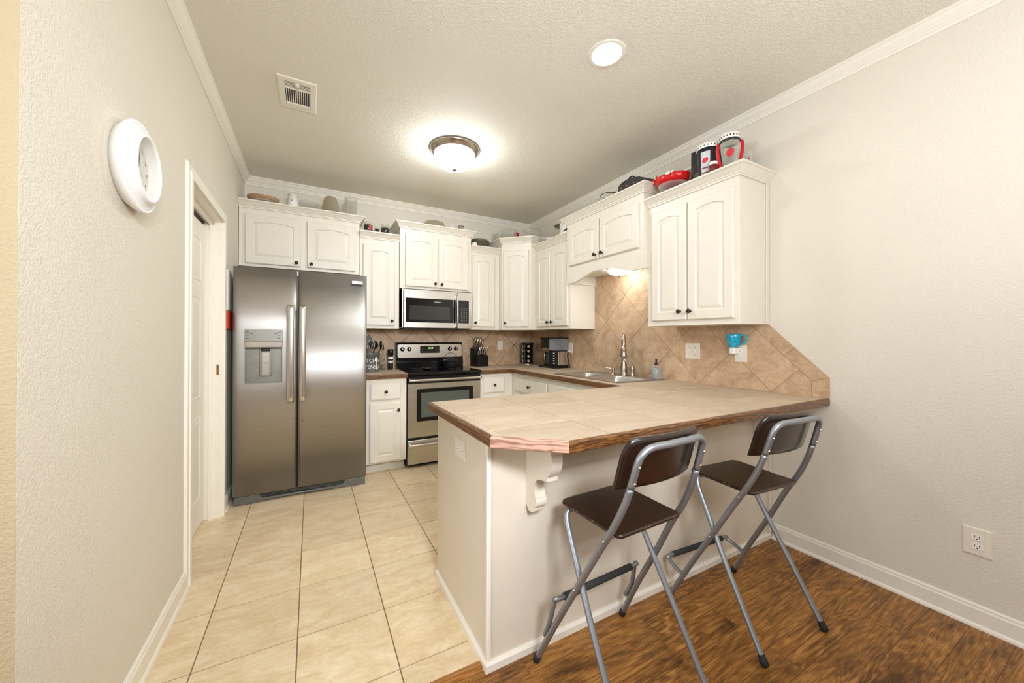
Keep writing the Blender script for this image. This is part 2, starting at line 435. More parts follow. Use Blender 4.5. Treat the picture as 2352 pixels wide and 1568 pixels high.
# walls
mb = MB(); mb.box(XL-0.6, 0.0+T, 0, T, 0, H); struct(mb.build('wall_back', 'wall_paint'), 'textured beige kitchen back wall', 'wall')
mb = MB(); mb.box(0, T, YB, 0, 0, H); struct(mb.build('wall_right', 'wall_paint'), 'textured beige right wall', 'wall')
mb = MB(); D0, D1, DH = -1.722, -0.93, 2.062        # door opening
mb.box(XL-T, XL, YC, D0, 0, H); mb.box(XL-T, XL, D1, 0, 0, H); mb.box(XL-T, XL, D0, D1, DH, H)
struct(mb.build('wall_left', 'wall_paint'), 'textured beige left wall with outside corner', 'wall')
mb = MB(); mb.box(XL-0.6, T, YB, T, H, H+0.08); mb.box(XL-2.6, XL-0.6, YB, YC+T, H, H+0.08)
struct(mb.build('ceiling', 'ceiling_paint'), 'stippled beige ceiling', 'ceiling')
wallpaint('shaded_tan_paint', (194, 179, 143), 115, 0.30)  # tan tone partly guessed, deepened to put shade into the wall colour
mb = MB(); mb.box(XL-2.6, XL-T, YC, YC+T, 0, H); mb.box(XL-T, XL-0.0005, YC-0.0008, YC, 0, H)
struct(mb.build('wall_left', 'shaded_tan_paint'), 'yellowish tan wall, darkened in the paint for shade, returning from the outside corner', 'wall')
mb = MB(); mb.box(XL-2.6, T, YB-T, YB, 0, H); struct(mb.build('wall_rear', 'wall_paint'), 'plain beige wall at the far end of the dining side', 'wall')
# floors
rng = random.Random(3)
FS = 0.3473; YT = -2.83
mb = MB(); mb.box(XL-0.6, 0.02, YT, 0.02, -0.05, -0.0025)
fl = struct(mb.build('floor', 'floor_grout'), 'beige ceramic tile kitchen floor', 'floor')
mb = MB(); tiles(mb, [[(XL-0.6, YT), (0.02, YT), (0.02, 0.02), (XL-0.6, 0.02)]], (-2.6111, -0.9825), FS, 0, 0.005, lambda x, y, h: (x, y, -0.0025+h), 0.0025, rng)
mb.build('tile_surface', 'floor_tile', fl)
mb = MB(); mb.box(XL-2.6, 0.02, YB, YT-0.02, -0.05, 0.0); struct(mb.build('floor', 'floor_wood'), 'rustic brown plank floor of the dining side', 'floor')
mb = sweep([(XL-0.4, -2.850), (-1.978, -2.850)], [(-0.022, -0.002), (-0.018, 0.006), (0, 0.010), (0.018, 0.006), (0.022, -0.002)])
struct(mb.build('trim_1', 'threshold_wood'), 'wooden threshold strip between tile and plank floor', 'trim')
# crown moulding, one length per wall
cp = [(0, H), (0.046, H), (0.046, H-0.010), (0.038, H-0.016), (0.030, H-0.030), (0.018, H-0.044), (0.013, H-0.048), (0.013, H-0.056), (0.007, H-0.060), (0.007, H-0.074), (0, H-0.074)]
path = [(XL-2.6, YC), (XL, YC), (XL, 0), (0, 0), (0, YB)]
for i, nm in enumerate(('corner', 'left', 'back', 'right')):
    struct(sweep(path, cp, i).build('trim_%d' % (i+2), 'white_trim'), 'white crown moulding along the %s wall' % ('left return' if i == 0 else nm), 'trim')
bp_ = [(0, 0), (0.022, 0), (0.020, 0.010), (0.013, 0.018), (0.013, 0.078), (0.009, 0.084), (0.009, 0.092), (0.004, 0.098), (0, 0.098)]
path = [(XL-2.6, YC), (XL, YC), (XL, -1.79)]
for i in (0, 1): struct(sweep(path, bp_, i).build('baseboard_left', 'white_trim'), 'white baseboard %s' % ('around the outside corner' if i == 0 else 'below the wall clock'), 'baseboard')
struct(sweep([(XL, -0.862), (XL, 0)], bp_).build('baseboard_left', 'white_trim'), 'short white baseboard beside the refrigerator', 'baseboard')
struct(sweep([(0, -2.897), (0, YB)], bp_).build('baseboard_right', 'white_trim'), 'white baseboard below the right wall outlet', 'baseboard')

# ------------------------------------------------------------------ door in the left wall
door = thing('door_1', 'white panelled pocket door set in the left wall', 'door', (XL, -1.33, 0)); door['kind'] = 'structure'
cs = [(0, 0), (0.017, 0), (0.017, 0.030), (0.012, 0.036), (0.012, 0.062), (0.006, 0.070), (0, 0.070)]
mb = MB()   # casing: sides then head, mitred
def casing_ring(o):     # outline offset o outward from the opening
    return [(D0-o, 0.0), (D0-o, DH+o), (D1+o, DH+o), (D1+o, 0.0)]
R = [[Vector((XL+w_, casing_ring(o)[k][0], casing_ring(o)[k][1])) for w_, o in cs] for k in range(4)]
for k in range(3): mb.rings([R[k], R[k+1]], True, True, True, False)
mb.build('casing', 'door_paint', door)
mb = MB()
mb.box(XL-0.17, XL, D0-0.012, D0+0.006, 0, DH); mb.box(XL-0.17, XL, D1-0.006, D1+0.012, 0, DH); mb.box(XL-0.17, XL, D0, D1, DH-0.006, DH+0.012)
mb.box(XL-0.07, XL-0.05, D0, D0+0.018, 0, DH); mb.box(XL-0.07, XL-0.05, D1-0.018, D1, 0, DH); mb.box(XL-0.07, XL-0.05, D0, D1, DH-0.03, DH)
mb.build('jamb', 'door_paint', door)
mb = MB(); SX = XL-0.096; mb.box(SX-0.038, SX, D0+0.004, D1-0.012, 0.012, DH-0.045, 0.002)
slab = mb.build('door_slab', 'door_paint', door)
for (z0, z1) in ((1.62, 1.90), (0.86, 1.52), (0.20, 0.74)):
    for (y0, y1) in ((D0+0.12, D0+0.345), (D0+0.445, D0+0.67)):
        mb = MB(); m = frame((SX, y1, z0), (0, -1, 0), (1, 0, 0)); m = frame((SX, y0, z0), (0, 1, 0), (1, 0, 0)); mb.M = m; w_, h_ = y1-y0, z1-z0
        rs = [[(d, d, e), (w_-d, d, e), (w_-d, h_-d, e), (d, h_-d, e)] for d, e in ((0, 0.0004), (0.006, 0.005), (0.014, 0.0004), (0.022, 0.0004), (0.05, 0.006))]
        mb.rings(rs, True, False, True, False); mb.build('raised_panel', 'door_paint', slab)
mb = MB(); mb.box(SX-0.03, SX-0.008, D0, D1, DH-0.03, DH-0.008); mb.build('sliding_track', 'black_plastic', door)
mb = MB(); mb.box(XL-0.030, XL-0.016, D1-0.0075, D1-0.0055, 0.995, 1.065); mb.build('strike_plate', 'brass', door)

# ------------------------------------------------------------------ cabinets
KN = [(0.0005, 0.030), (0.007, 0.0295), (0.0125, 0.027), (0.0150, 0.022), (0.0135, 0.017), (0.008, 0.013), (0.0055, 0.008), (0.0065, 0.003), (0.009, 0.0)]
def knob(parent, F, u, v, w_):
    mb = MB(); mb.M = F @ Matrix.Translation((u, v, w_)); mb.lathe(list(reversed(KN)), (0, 0, 0), 16); mb.build('knob', 'bronze', parent)
def door_panel(mb, u0, u1, v0, v1, w0, arch=True, t=0.019, stile=0.058):
    Wd, Hd = u1-u0, v1-v0; k = 12; stile = min(stile, Wd*0.24)
    rise = 0.019 if arch else 0.0
    xs = [1-i/k for i in range(k+1)]            # top points from right to left
    def outer(d, e): return [(u0+d, v0+d, e), (u1-d, v0+d, e)]+[(u0+d+(Wd-2*d)*x, v1-d, e) for x in xs]
    def opening(d, e):
        s_ = stile+d; top = Hd-stile-d
        return [(u0+s_, v0+s_, e), (u1-s_, v0+s_, e)]+[(u0+s_+(Wd-2*s_)*x, v0+top-rise*(2*x-1)**2, e) for x in xs]
    rs = [outer(0, w0), outer(0, w0+t-0.006), outer(0.006, w0+t), opening(0, w0+t), opening(0.005, w0+t-0.007), opening(0.010, w0+t-0.007), opening(0.030, w0+t-0.001), opening(0.032, w0+t-0.0005)]
    mb.rings(rs, True, True, True, False)
def drawer_panel(mb, u0, u1, v0, v1, w0, t=0.019):
    rs = [[(u0+d, v0+d, w0+e), (u1-d, v0+d, w0+e), (u1-d, v1-d, w0+e), (u0+d, v1-d, w0+e)] for d, e in ((0, 0), (0, t-0.008), (0.010, t-0.001), (0.012, t))]
    mb.rings(rs, True, True, True, False)
CR = [(0, 0.0), (0.008, 0.0), (0.008, 0.010), (0.014, 0.014), (0.014, 0.020), (0.020, 0.026), (0.036, 0.046), (0.042, 0.052), (0.048, 0.054), (0.048, 0.066), (0, 0.066)]
def cabinet(label, O, U, W, width, depth, z0, ztop, doors, rets=(False, False), group='white wall cabinets', crown=True):
    U = Vector(U); W = Vector(W); O = Vector(O); F = frame(O, U, W)
    mid = O+U*(width/2)+W*(depth/2)
    t = thing('wall_cabinet', label, 'cabinet', (mid.x, mid.y, z0), 0, group)
    zb = ztop-0.066
    mb = MB(); mb.M = F; mb.box(0.0005, width-0.0005, z0, ztop-0.008, 0.001, depth, 0.0015)
    mb.build('carcass', 'cabinet_paint', t)
    for (u0, u1, v0, v1, ku, kv) in doors:
        mb = MB(); mb.M = F; door_panel(mb, u0, u1, v0, v1, depth); d = mb.build('door', 'cabinet_paint', t)
        knob(d, F, ku, kv, depth+0.019)
    pts = []
    if rets[0]: pts.append(O+U*0)
    pts += [O+W*depth, O+U*width+W*depth]
    if rets[1]: pts.append(O+U*width)
    if crown:
        # travel left to right as seen from the front: out must be on the right-hand side of travel
        mb = sweep([(p.x, p.y) for p in pts], [(a+0.0006, zb+b) for a, b in CR]); mb.build('crown_molding', 'cabinet_paint', t)
    return t, F
RX, RY = (1, 0, 0), (0, -1, 0)        # back wall run: along +x, facing -y
SXd, SYd = (0, -1, 0), (-1, 0, 0)     # right wall run: along -y, facing -x
ZU = 1.348
# over the fridge
cabinet('wide wall cabinet with two arched doors over the stainless refrigerator', (-3.113, 0, 0), RX, RY, 0.958, 0.32, 1.868, 2.432,
        [(0.047, 0.462, 1.893, 2.318, 0.428, 1.925), (0.510, 0.922, 1.893, 2.318, 0.545, 1.925)], (False, True))
cabinet('narrow single-door wall cabinet between refrigerator and microwave', (-2.154, 0, 0), RX, RY, 0.378, 0.32, ZU, 2.297,
        [(0.030, 0.334, 1.378, 2.176, 0.302, 1.425)])
cabinet('raised two-door wall cabinet directly above the microwave', (-1.775, 0, 0), RX, RY, 0.780, 0.345, 1.763, 2.440,
        [(0.052, 0.392, 1.786, 2.316, 0.362, 1.826), (0.402, 0.744, 1.783, 2.316, 0.432, 1.824)], (True, True))
cabinet('narrow single-door wall cabinet right of the microwave', (-0.994, 0, 0), RX, RY, 0.363, 0.32, ZU, 2.294,
        [(0.020, 0.302, 1.381, 2.190, 0.050, 1.428)])
cabinet('two-door wall cabinet over the coffee maker', (0, -0.632, 0), SXd, SYd, 0.629, 0.32, ZU, 2.300,
        [(0.040, 0.300, 1.378, 2.185, 0.268, 1.425), (0.315, 0.600, 1.378, 2.185, 0.347, 1.425)])
g, GF = cabinet('short two-door wall cabinet with arched valance over the sink', (0, -1.262, 0), SXd, SYd, 0.938, 0.365, 1.872, 2.420,
        [(0.053, 0.461, 1.945, 2.292, 0.425, 1.985), (0.474, 0.897, 1.945, 2.292, 0.510, 1.985)], (True, True))
mb = MB(); mb.M = GF
bot = []
for i in range(41):
    u = 0.938*i/40; s_ = max(0.0, min(1.0, (u-0.07)/0.78)); z = 1.783
    if 0 < s_ < 1: z = 1.783+0.066*(0.5-0.5*math.cos(min(1, min(s_, 1-s_)*2.3)*PI))
    bot.append((u, z))
poly = bot+[(0.938, 1.900), (0, 1.900)]
a = [mb.v((u, z, 0.366)) for u, z in poly]; b = [mb.v((u, z, 0.346)) for u, z in poly]; n = len(poly)
for i in range(n): mb.f([a[i], a[(i+1) % n], b[(i+1) % n], b[i]])
mb.f(a); mb.f(list(reversed(b)))
mb.box(0.001, 0.016, 1.788, 1.872, 0.002, 0.346); mb.box(0.922, 0.937, 1.788, 1.872, 0.002, 0.346)
mb.build('valance', 'cabinet_paint', g)
h, HF = cabinet('tall two-door wall cabinet at the end of the right wall', (0, -2.202, 0), SXd, SYd, 0.670, 0.32, 1.343, 2.297,
        [(0.046, 0.330, 1.381, 2.176, 0.285, 1.438), (0.337, 0.644, 1.379, 2.176, 0.362, 1.436)], (False, True))
mb = MB(); mb.M = HF; mb.box(0.670, 0.676, 1.343, 2.232, 0.002, 0.036, 0.001); mb.build('scribe_strip', 'cabinet_paint', h)
# diagonal corner cabinet
e = thing('wall_cabinet', 'diagonal corner wall cabinet with one narrow door', 'cabinet', (-0.25, -0.25, ZU), 0, 'white wall cabinets')
pa, pb = Vector((-0.630, -0.385, 0)), Vector((-0.385, -0.630, 0))
mb = MB(); mb.prism([(-0.001, -0.001), (-0.630, -0.001), (pa.x, pa.y), (pb.x, pb.y), (-0.001, -0.630)], ZU, 2.392, bev=0.0015); mb.build('carcass', 'cabinet_paint', e)
EF = frame(pa, pb-pa, (-1, -1, 0)); wE = (pb-pa).length
mb = MB(); mb.M = EF; door_panel(mb, 0.022, wE-0.022, 1.381, 2.250, 0.0, stile=0.052); d = mb.build('door', 'cabinet_paint', e); knob(d, EF, 0.052, 1.425, 0.019)
mb = sweep([(-0.630, 0), (pa.x, pa.y), (pb.x, pb.y), (0, -0.630)], [(a+0.0006, 2.334+b) for a, b in CR]); mb.build('crown_molding', 'cabinet_paint', e)

# base cabinets
def base_cab(label, O, U, W, width, depth, drawers, doors, toe=True, z1=0.876, open_top=False):
    U = Vector(U); W = Vector(W); O = Vector(O); F = frame(O, U, W); mid = O+U*(width/2)+W*(depth/2)
    t = thing('base_cabinet', label, 'cabinet', (mid.x, mid.y, 0), 0, 'white base cabinets')
    mb = MB(); mb.M = F
    if open_top:
        mb.box(0.0005, width-0.0005, 0.095, 0.730, 0.001, depth); mb.box(0.0005, width-0.0005, 0.7302, z1, depth-0.025, depth)
        mb.box(0.0005, 0.62, 0.7302, z1, 0.001, depth-0.0252)
    else: mb.box(0.0005, width-0.0005, 0.095, z1, 0.001, depth, 0.0015)
    mb.build('carcass', 'cabinet_paint', t)
    if toe:
        mb = MB(); mb.M = F; mb.box(0.001, width-0.001, 0, 0.096, 0.002, depth-0.09); mb.box(0.001, width-0.001, 0, 0.022, depth-0.09, depth-0.078); mb.build('toe_kick', 'cabinet_paint', t)
    for (u0, u1, v0, v1, k) in drawers:
        mb = MB(); mb.M = F; drawer_panel(mb, u0, u1, v0, v1, depth); d = mb.build('drawer', 'cabinet_paint', t)
        if k: knob(d, F, (u0+u1)/2, (v0+v1)/2, depth+0.019)
    for (u0, u1, v0, v1, ku, kv) in doors:
        mb = MB(); mb.M = F; door_panel(mb, u0, u1, v0, v1, depth, arch=False); d = mb.build('door', 'cabinet_paint', t); knob(d, F, ku, kv, depth+0.019)
    return t
base_cab('narrow base cabinet with one drawer and door between refrigerator and range', (-2.150, 0, 0), RX, RY, 0.388, 0.60,
         [(0.056, 0.334, 0.677, 0.836, True)], [(0.054, 0.330, 0.108, 0.653, 0.308, 0.580)])
base_cab('corner base cabinet with a drawer just right of the range', (-0.992, 0, 0), RX, RY, 0.391, 0.60,
         [(0.030, 0.282, 0.668, 0.840, True)], [(0.030, 0.282, 0.115, 0.640, 0.060, 0.580)])
base_cab('base cabinet under the sink run with a wide drawer front and a false front', (0, -0.601, 0), SXd, SYd, 1.644, 0.60,
         [(0.071, 0.687, 0.682, 0.830, True), (0.699, 1.319, 0.682, 0.830, False)], [(0.071, 0.687, 0.115, 0.652, 0.65, 0.59), (0.699, 1.319, 0.115, 0.652, 0.74, 0.59)], open_top=True)

# peninsula half wall, its shoe moulding and brackets
mb = MB(); mb.box(-1.974, -0.001, -2.880, -2.253, 0, 0.876, 0.003); struct(mb.build('wall_peninsula', 'half_wall_paint'), 'smooth beige half wall carrying the peninsula counter', 'wall')
sh = [(0, 0), (0.014, 0), (0.014, 0.026), (0.009, 0.034), (0, 0.034)]
pth = [(-1.974, -2.26), (-1.974, -2.880), (-0.012, -2.880)]
# travel from back to front then right: outside is on the right of travel
struct(sweep(pth, sh, 0).build('baseboard_peninsula', 'white_trim'), 'low white shoe moulding at the peninsula end', 'baseboard')
struct(sweep(pth, sh, 1).build('baseboard_peninsula', 'white_trim'), 'low white shoe moulding behind the bar stools', 'baseboard')
mb = MB(); mb.box(-1.980, -1.962, -2.886, -2.868, 0.034, 0.874, 0.003); struct(mb.build('trim_6', 'white_trim'), 'pale corner bead on the peninsula half wall', 'trim')
mb = MB(); mb.box(-0.030, -0.001, -2.893, -2.880, 0.036, 0.874, 0.003); struct(mb.build('trim_7', 'half_wall_paint'), 'flat batten where the half wall meets the right wall', 'trim')
# bracket profile (distance from the wall, height)
bpts = [(0, 0.876), (0.158, 0.876)]
def arc(cx, cz, r, a0, a1, n=10): return [(cx+r*math.cos(math.radians(a0+(a1-a0)*i/n)), cz+r*math.sin(math.radians(a0+(a1-a0)*i/n))) for i in range(n+1)]
bpts += arc(0.100, 0.808, 0.078, 48, -46, 12)+[(0.146, 0.742), (0.146, 0.728), (0.118, 0.724)]
bpts += arc(0.110, 0.672, 0.052, 95, 205, 10)+[(0.072, 0.640)]+arc(0.050, 0.622, 0.026, 35, -60, 6)+arc(0.040, 0.590, 0.016, 60, -120, 6)+[(0.018, 0.572), (0.008, 0.588), (0, 0.594)]
def bracket(x, label):
    t = thing('counter_bracket', label, 'bracket', (x, -2.88, 0.57), 0, 'scrolled counter brackets')
    mb = MB(); mb.prism([(-2.8805-d, z-0.0) for d, z in bpts], x-0.024, x+0.024, 'x', 0.0015); mb.build('scroll', 'half_wall_paint', t)
bracket(-1.783, 'cream scrolled bracket under the cut corner of the peninsula counter')
bracket(-0.989, 'cream scrolled bracket behind the backrest of the near bar stool')
bracket(-0.168, 'cream scrolled bracket closest to the right wall under the counter')

# ------------------------------------------------------------------ countertops
ZC = 0.919; CS = 0.3493
def slab(parent, regs):
    mb = MB()
    for r in regs: mb.prism(r, 0.8785, ZC-0.0025)
    mb.build('slab', 'counter_grout', parent)
    mb = MB(); tiles(mb, regs, (-1.637, -2.585), CS, 0, 0.0058, lambda x, y, h: (x, y, ZC-0.0025+h), 0.0025, random.Random(5)); mb.build('tile_surface', 'counter_tile', parent)
SKX0, SKX1, SKY0, SKY1 = -0.530, -0.062, -2.105, -1.335     # sink cut-out
e_ = 0.012
ct = thing('countertop', 'tiled beige countertop with dark wood edge over the sink run and peninsula', 'countertop', (-0.6, -2.3, 0.8785), 0, 'tiled countertops')
pen = [(-2.026+e_, -2.250-e_), (-2.026+e_, -3.006+0.006), (-1.826+0.005, -3.183+e_), (-0.001, -3.183+e_), (-0.001, -2.250-e_)]
regs = [pen,
        [(-0.643+e_, -2.250-e_), (-0.001, -2.250-e_), (-0.001, SKY0), (-0.643+e_, SKY0)],
        [(-0.643+e_, SKY0), (SKX0, SKY0), (SKX0, SKY1), (-0.643+e_, SKY1)],
        [(SKX1, SKY0), (-0.001, SKY0), (-0.001, SKY1), (SKX1, SKY1)],
        [(-0.643+e_, SKY1), (-0.001, SKY1), (-0.001, -0.643+e_), (-0.643+e_, -0.643+e_)],
        [(-0.993, -0.643+e_), (-0.001, -0.643+e_), (-0.001, -0.001), (-0.993, -0.001)]]
slab(ct, regs)
ep = [(-e_, ZC-0.0415), (-0.003, ZC-0.0415), (0, ZC-0.0385), (0, ZC-0.009), (-0.003, ZC-0.0035), (-0.007, ZC-0.0012), (-e_, ZC-0.0012)]
# travel so that 'out' (right of travel) faces away from the slab
path = [(-0.993, -0.643), (-0.643, -0.643), (-0.643, -2.250), (-2.026, -2.250), (-2.026, -3.006), (-1.826, -3.183), (-0.001, -3.183)]
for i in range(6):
    o = sweep(path, ep, i).build('wood_edge', 'sheen_edge_wood' if i == 4 else 'edge_wood', ct)
    if i == 4: o['label'] = 'wood edge with painted pale sheen across the cut corner'
cl = thing('countertop', 'short tiled countertop with wood edge between refrigerator and range', 'countertop', (-1.95, -0.32, 0.8785), 0, 'tiled countertops')
slab(cl, [[(-2.150, -0.643+e_), (-1.760, -0.643+e_), (-1.760, -0.001), (-2.150, -0.001)]])
sweep([(-2.150, -0.643), (-1.760, -0.643)], ep).build('wood_edge', 'edge_wood', cl)

# ------------------------------------------------------------------ backsplash (diagonal tiles)
BS = 0.4884/math.sqrt(2)
bs = thing('tile_backsplash', 'tan diagonal tile backsplash on the right wall around the sink and outlets', 'backsplash', (0, -1.6, ZC), 0, 'tile backsplash')
def pr_(x, y, h): return (-0.004-h, x, y)       # 2D (y, z) on the right wall
out_r = [(-3.182, ZC), (-0.008, ZC), (-0.008, 1.347), (-2.868, 1.347), (-3.182, 1.033)]
mb = MB(); mb.prism(out_r, -0.0005, -0.0065, 'x'); mb.prism([(-2.200, 1.346), (-1.263, 1.346), (-1.263, 1.871), (-2.200, 1.871)], -0.0005, -0.0065, 'x'); mb.build('grout', 'backsplash_grout', bs)
inner = [(-3.101, ZC), (-0.008, ZC), (-0.008, 1.347), (-2.762, 1.347), (-3.101, 1.008)]
mb = MB(); tiles(mb, [inner, [(-2.199, 1.3472), (-1.264, 1.3472), (-1.264, 1.870), (-2.199, 1.870)]], (-2.401, ZC), BS, PI/4, 0.0040, lambda x, y, h: (-0.006-h, x, y), 0.003, random.Random(11))
mb.build('tile_surface', 'backsplash_tile', bs)
mb = MB()   # border tiles along the cut end
for q in ([(-3.181, ZC+0.001), (-3.104, ZC+0.001), (-3.104, 1.008), (-3.181, 1.033)],
          [(-3.181, 1.036), (-3.104, 1.011), (-2.960, 1.152), (-3.019, 1.196)],
          [(-3.016, 1.198), (-2.957, 1.155), (-2.766, 1.346), (-2.868, 1.346)]):
    c = (random.random(), random.random(), random.random(), 1); q = [Vector(p) for p in q]
    if poly_area([tuple(p) for p in q]) < 0: q.reverse()
    tp = [mb.v((-0.009, p.x, p.y)) for p in q]; bt = [mb.v((-0.006, p.x, p.y)) for p in q]
    for fc in [mb.f(tp)]+[mb.f([bt[k], bt[(k+1) % 4], tp[(k+1) % 4], tp[k]]) for k in range(4)]:
        for lp in fc.loops: lp[mb.tv] = c
mb.build('border_tiles', 'backsplash_tile', bs)
bb = thing('tile_backsplash', 'brown diagonal tile backsplash on the back wall behind the range', 'backsplash', (-1.0, 0, ZC), 0, 'tile backsplash')
mb = MB(); mb.prism([(-2.150, 0.9195), (-0.001, 0.9195), (-0.001, 1.347), (-2.150, 1.347)], -0.0005, -0.0065, 'y'); mb.prism([(-1.774, 1.346), (-0.996, 1.346), (-0.996, 1.40), (-1.774, 1.40)], -0.0005, -0.0065, 'y'); mb.build('grout', 'dark_grout', bb)
mb = MB(); tiles(mb, [[(-2.149, 0.9195), (-0.010, 0.9195), (-0.010, 1.347), (-2.149, 1.347)]], (-0.500, ZC), BS, PI/4, 0.0050, lambda x, y, h: (x, -0.006-h, y), 0.003, random.Random(12)); mb.build('tile_surface', 'backsplash_tile', bb)

# ------------------------------------------------------------------ refrigerator
FX0, FX1, FY = -3.076, -2.147, -0.807
fr = thing('refrigerator', 'stainless steel side-by-side refrigerator with ice and water dispenser', 'refrigerator', (-2.61, -0.42, 0))
mb = MB(); mb.box(FX0+0.006, FX1-0.006, FY+0.075, -0.03, 0.035, 1.765, 0.004); mb.build('cabinet_body', 'fridge_base_grey', fr)
def fridge_door(x0, x1, hole=None):
    # gently bowed front; optional rectangular opening for the dispenser
    def bow(x): t = (x-x0)/(x1-x0); return FY-0.004*math.sin(PI*t)+0.010*(abs(2*t-1)**14)
    xs = sorted({round(x0+(x1-x0)*i/24, 5) for i in range(25)} | ({hole[0], hole[1]} if hole else set()))
    zs = [0.072, 1.783] if not hole else [0.072, hole[2], hole[3], 1.783]
    mb = MB(); back = FY+0.072
    V = {(x, z): mb.v((x, bow(x), z)) for x in xs for z in zs}
    for i in range(len(xs)-1):
        for j in range(len(zs)-1):
            if hole and j == 1 and hole[0]-1e-6 <= xs[i] and xs[i+1] <= hole[1]+1e-6: continue
            mb.f([V[xs[i], zs[j]], V[xs[i+1], zs[j]], V[xs[i+1], zs[j+1]], V[xs[i], zs[j+1]]], True)
    B = [mb.v(p) for p in ((x0, back, 0.072), (x1, back, 0.072), (x1, back, 1.783), (x0, back, 1.783))]
    mb.f(B); mb.f([V[x0, z] for z in zs]+[B[3], B[0]]); mb.f([B[1], B[2]]+[V[x1, z] for z in reversed(zs)])
    mb.f([V[x, zs[-1]] for x in xs]+[B[2], B[3]]); mb.f([V[x, zs[0]] for x in reversed(xs)]+[B[0], B[1]])
    return mb
DX0, DX1, DZ0, DZ1, DZM = -3.003, -2.762, 0.906, 1.314, 1.180
dl = fridge_door(FX0, -2.666, (DX0, DX1, DZ0, DZ1)).build('door', 'fridge_steel', fr)
dr = fridge_door(-2.656, FX1).build('door', 'fridge_steel', fr)
mb = MB(); mb.box(-2.668, -2.654, FY+0.045, FY+0.06, 0.075, 1.74); mb.build('gasket', 'black_plastic', fr)
mb = MB(); mb.box(-2.672, -2.650, FY+0.02, FY+0.06, 1.745, 1.780); mb.build('hinge_clip', 'white_plastic', fr)
def handle(x, door):
    mb = MB(); yy = [-0.812, -0.850, -0.866, -0.870, -0.872, -0.870, -0.866, -0.850, -0.812]; zz = [1.490, 1.500, 1.47, 1.35, 1.13, 0.92, 0.79, 0.760, 0.770]
    P = catmull([(x, y, z) for y, z in zip(yy, zz)], 6)
    rs = []
    for i, p in enumerate(P):
        t = (P[min(i+1, len(P)-1)]-P[max(i-1, 0)]).normalized(); nn = Vector((0, -t.z, t.y)); nn = nn if nn.y < 0 else -nn
        hw = 0.0225; th = 0.008
        rs.append([p+Vector((a, 0, 0))+nn*b for a, b in ((-hw, -th), (hw, -th), (hw, th*0.4), (hw*0.7, th), (-hw*0.7, th), (-hw, th*0.4))])
    mb.rings(rs, True, True, True, True); mb.build('handle', 'handle_steel', door)
handle(-2.706, dl); handle(-2.625, dr)
# dispenser
dp = MB()
def dbox(x0, x1, y0, y1, z0, z1, b=0.0): dp.box(x0, x1, y0, y1, z0, z1, b)
yb = FY+0.060
dbox(DX0+0.001, DX1-0.001, yb, yb+0.004, DZ0+0.001, DZM)                # back of niche
dbox(DX0+0.0005, DX0+0.004, FY-0.001, yb, DZ0, DZM); dbox(DX1-0.004, DX1-0.0005, FY-0.001, yb, DZ0, DZM); dbox(DX0+0.001, DX1-0.001, FY+0.001, yb, DZM-0.004, DZM)
dbox(DX0+0.001, DX1-0.001, FY-0.006, yb, DZ0, DZ0+0.010)
di = dp.build('dispenser', 'dispenser_grey', dl)
mb = MB(); mb.box(DX0, DX1, FY-0.008, FY+0.006, DZM+0.048, DZ1, 0.002); mb.build('touch_panel', 'dispenser_grey', di)
mb = MB(); mb.box(DX0, DX1, FY-0.012, FY+0.006, DZM, DZM+0.047, 0.003); mb.build('trim_band', 'handle_steel', di)
mb = MB(); mb.box(-2.915, -2.835, yb-0.012, yb, 0.955, 1.170, 0.003); pdl = mb.build('paddle', 'dispenser_grey', di)
mb = MB(); mb.box(-2.900, -2.850, yb-0.017, yb-0.012, 0.968, 1.055, 0.001); mb.box(-2.900, -2.850, yb-0.017, yb-0.012, 1.060, 1.140, 0.001); mb.build('paddle_plate', 'brushed_steel', pdl)
mb = MB(); mb.box(-2.905, -2.845, yb-0.030, yb-0.012, 1.150, 1.172, 0.003); mb.build('spout', 'black_plastic', di)
for i, (x, z) in enumerate([(-2.985, 1.296), (-2.985, 1.272), (-2.962, 1.285), (-2.782, 1.296), (-2.785, 1.272), (-2.786, 1.250), (-2.806, 1.285), (-2.985, 1.250)]):
    mb = MB(); mb.box(x-0.009, x+0.009, FY-0.0088, FY-0.008, z-0.002, z+0.002); mb.build('touch_button', 'slot_dark', di)
mb = MB(); mb.box(-2.266, -2.183, FY-0.010, FY+0.002, 1.706, 1.732, 0.001); bdg = mb.build('badge', 'white_plastic', dr); bdg['label'] = 'white name badge'
mb = MB(); mb.append(text_mesh('FRIGIDAIRE', 0.014, 0.0003), Matrix.Translation((-2.2245, FY-0.0103, 1.719)) @ Matrix.Rotation(PI/2, 4, 'X')); mb.build('lettering', 'dispenser_grey', bdg)
mb = MB(); mb.box(-2.633, -2.621, FY-0.0045, FY-0.003, 0.595, 0.599); mb.build('scuff_mark', 'slot_dark', dr)
# base grille with feet
mb = MB(); mb.box(FX0+0.01, FX1-0.01, FY+0.055, FY+0.075, 0.012, 0.068, 0.004); gr = mb.build('base_grille', 'black_plastic', fr)
mb = MB()
for s_, xa in ((1, FX0+0.008), (-1, FX1-0.008)):
    P = [(xa, 0.0), (xa+s_*0.11, 0.0), (xa+s_*0.16, 0.014), (xa+s_*0.462, 0.014), (xa+s_*0.462, 0.028), (xa+s_*0.19, 0.028), (xa+s_*0.165, 0.036), (xa+s_*0.16, 0.062), (xa+s_*0.0, 0.062)]
    if s_ < 0: P.reverse()
    mb.prism(P, FY+0.02, FY+0.056, 'y', 0.004)
mb.build('foot_cover', 'fridge_base_grey', gr)
mb = MB()
for k in range(3): mb.box(FX0+0.15, FX1-0.15, FY+0.045, FY+0.056, 0.036+k*0.011, 0.040+k*0.011)
mb.build('louvre', 'fridge_base_grey', gr)

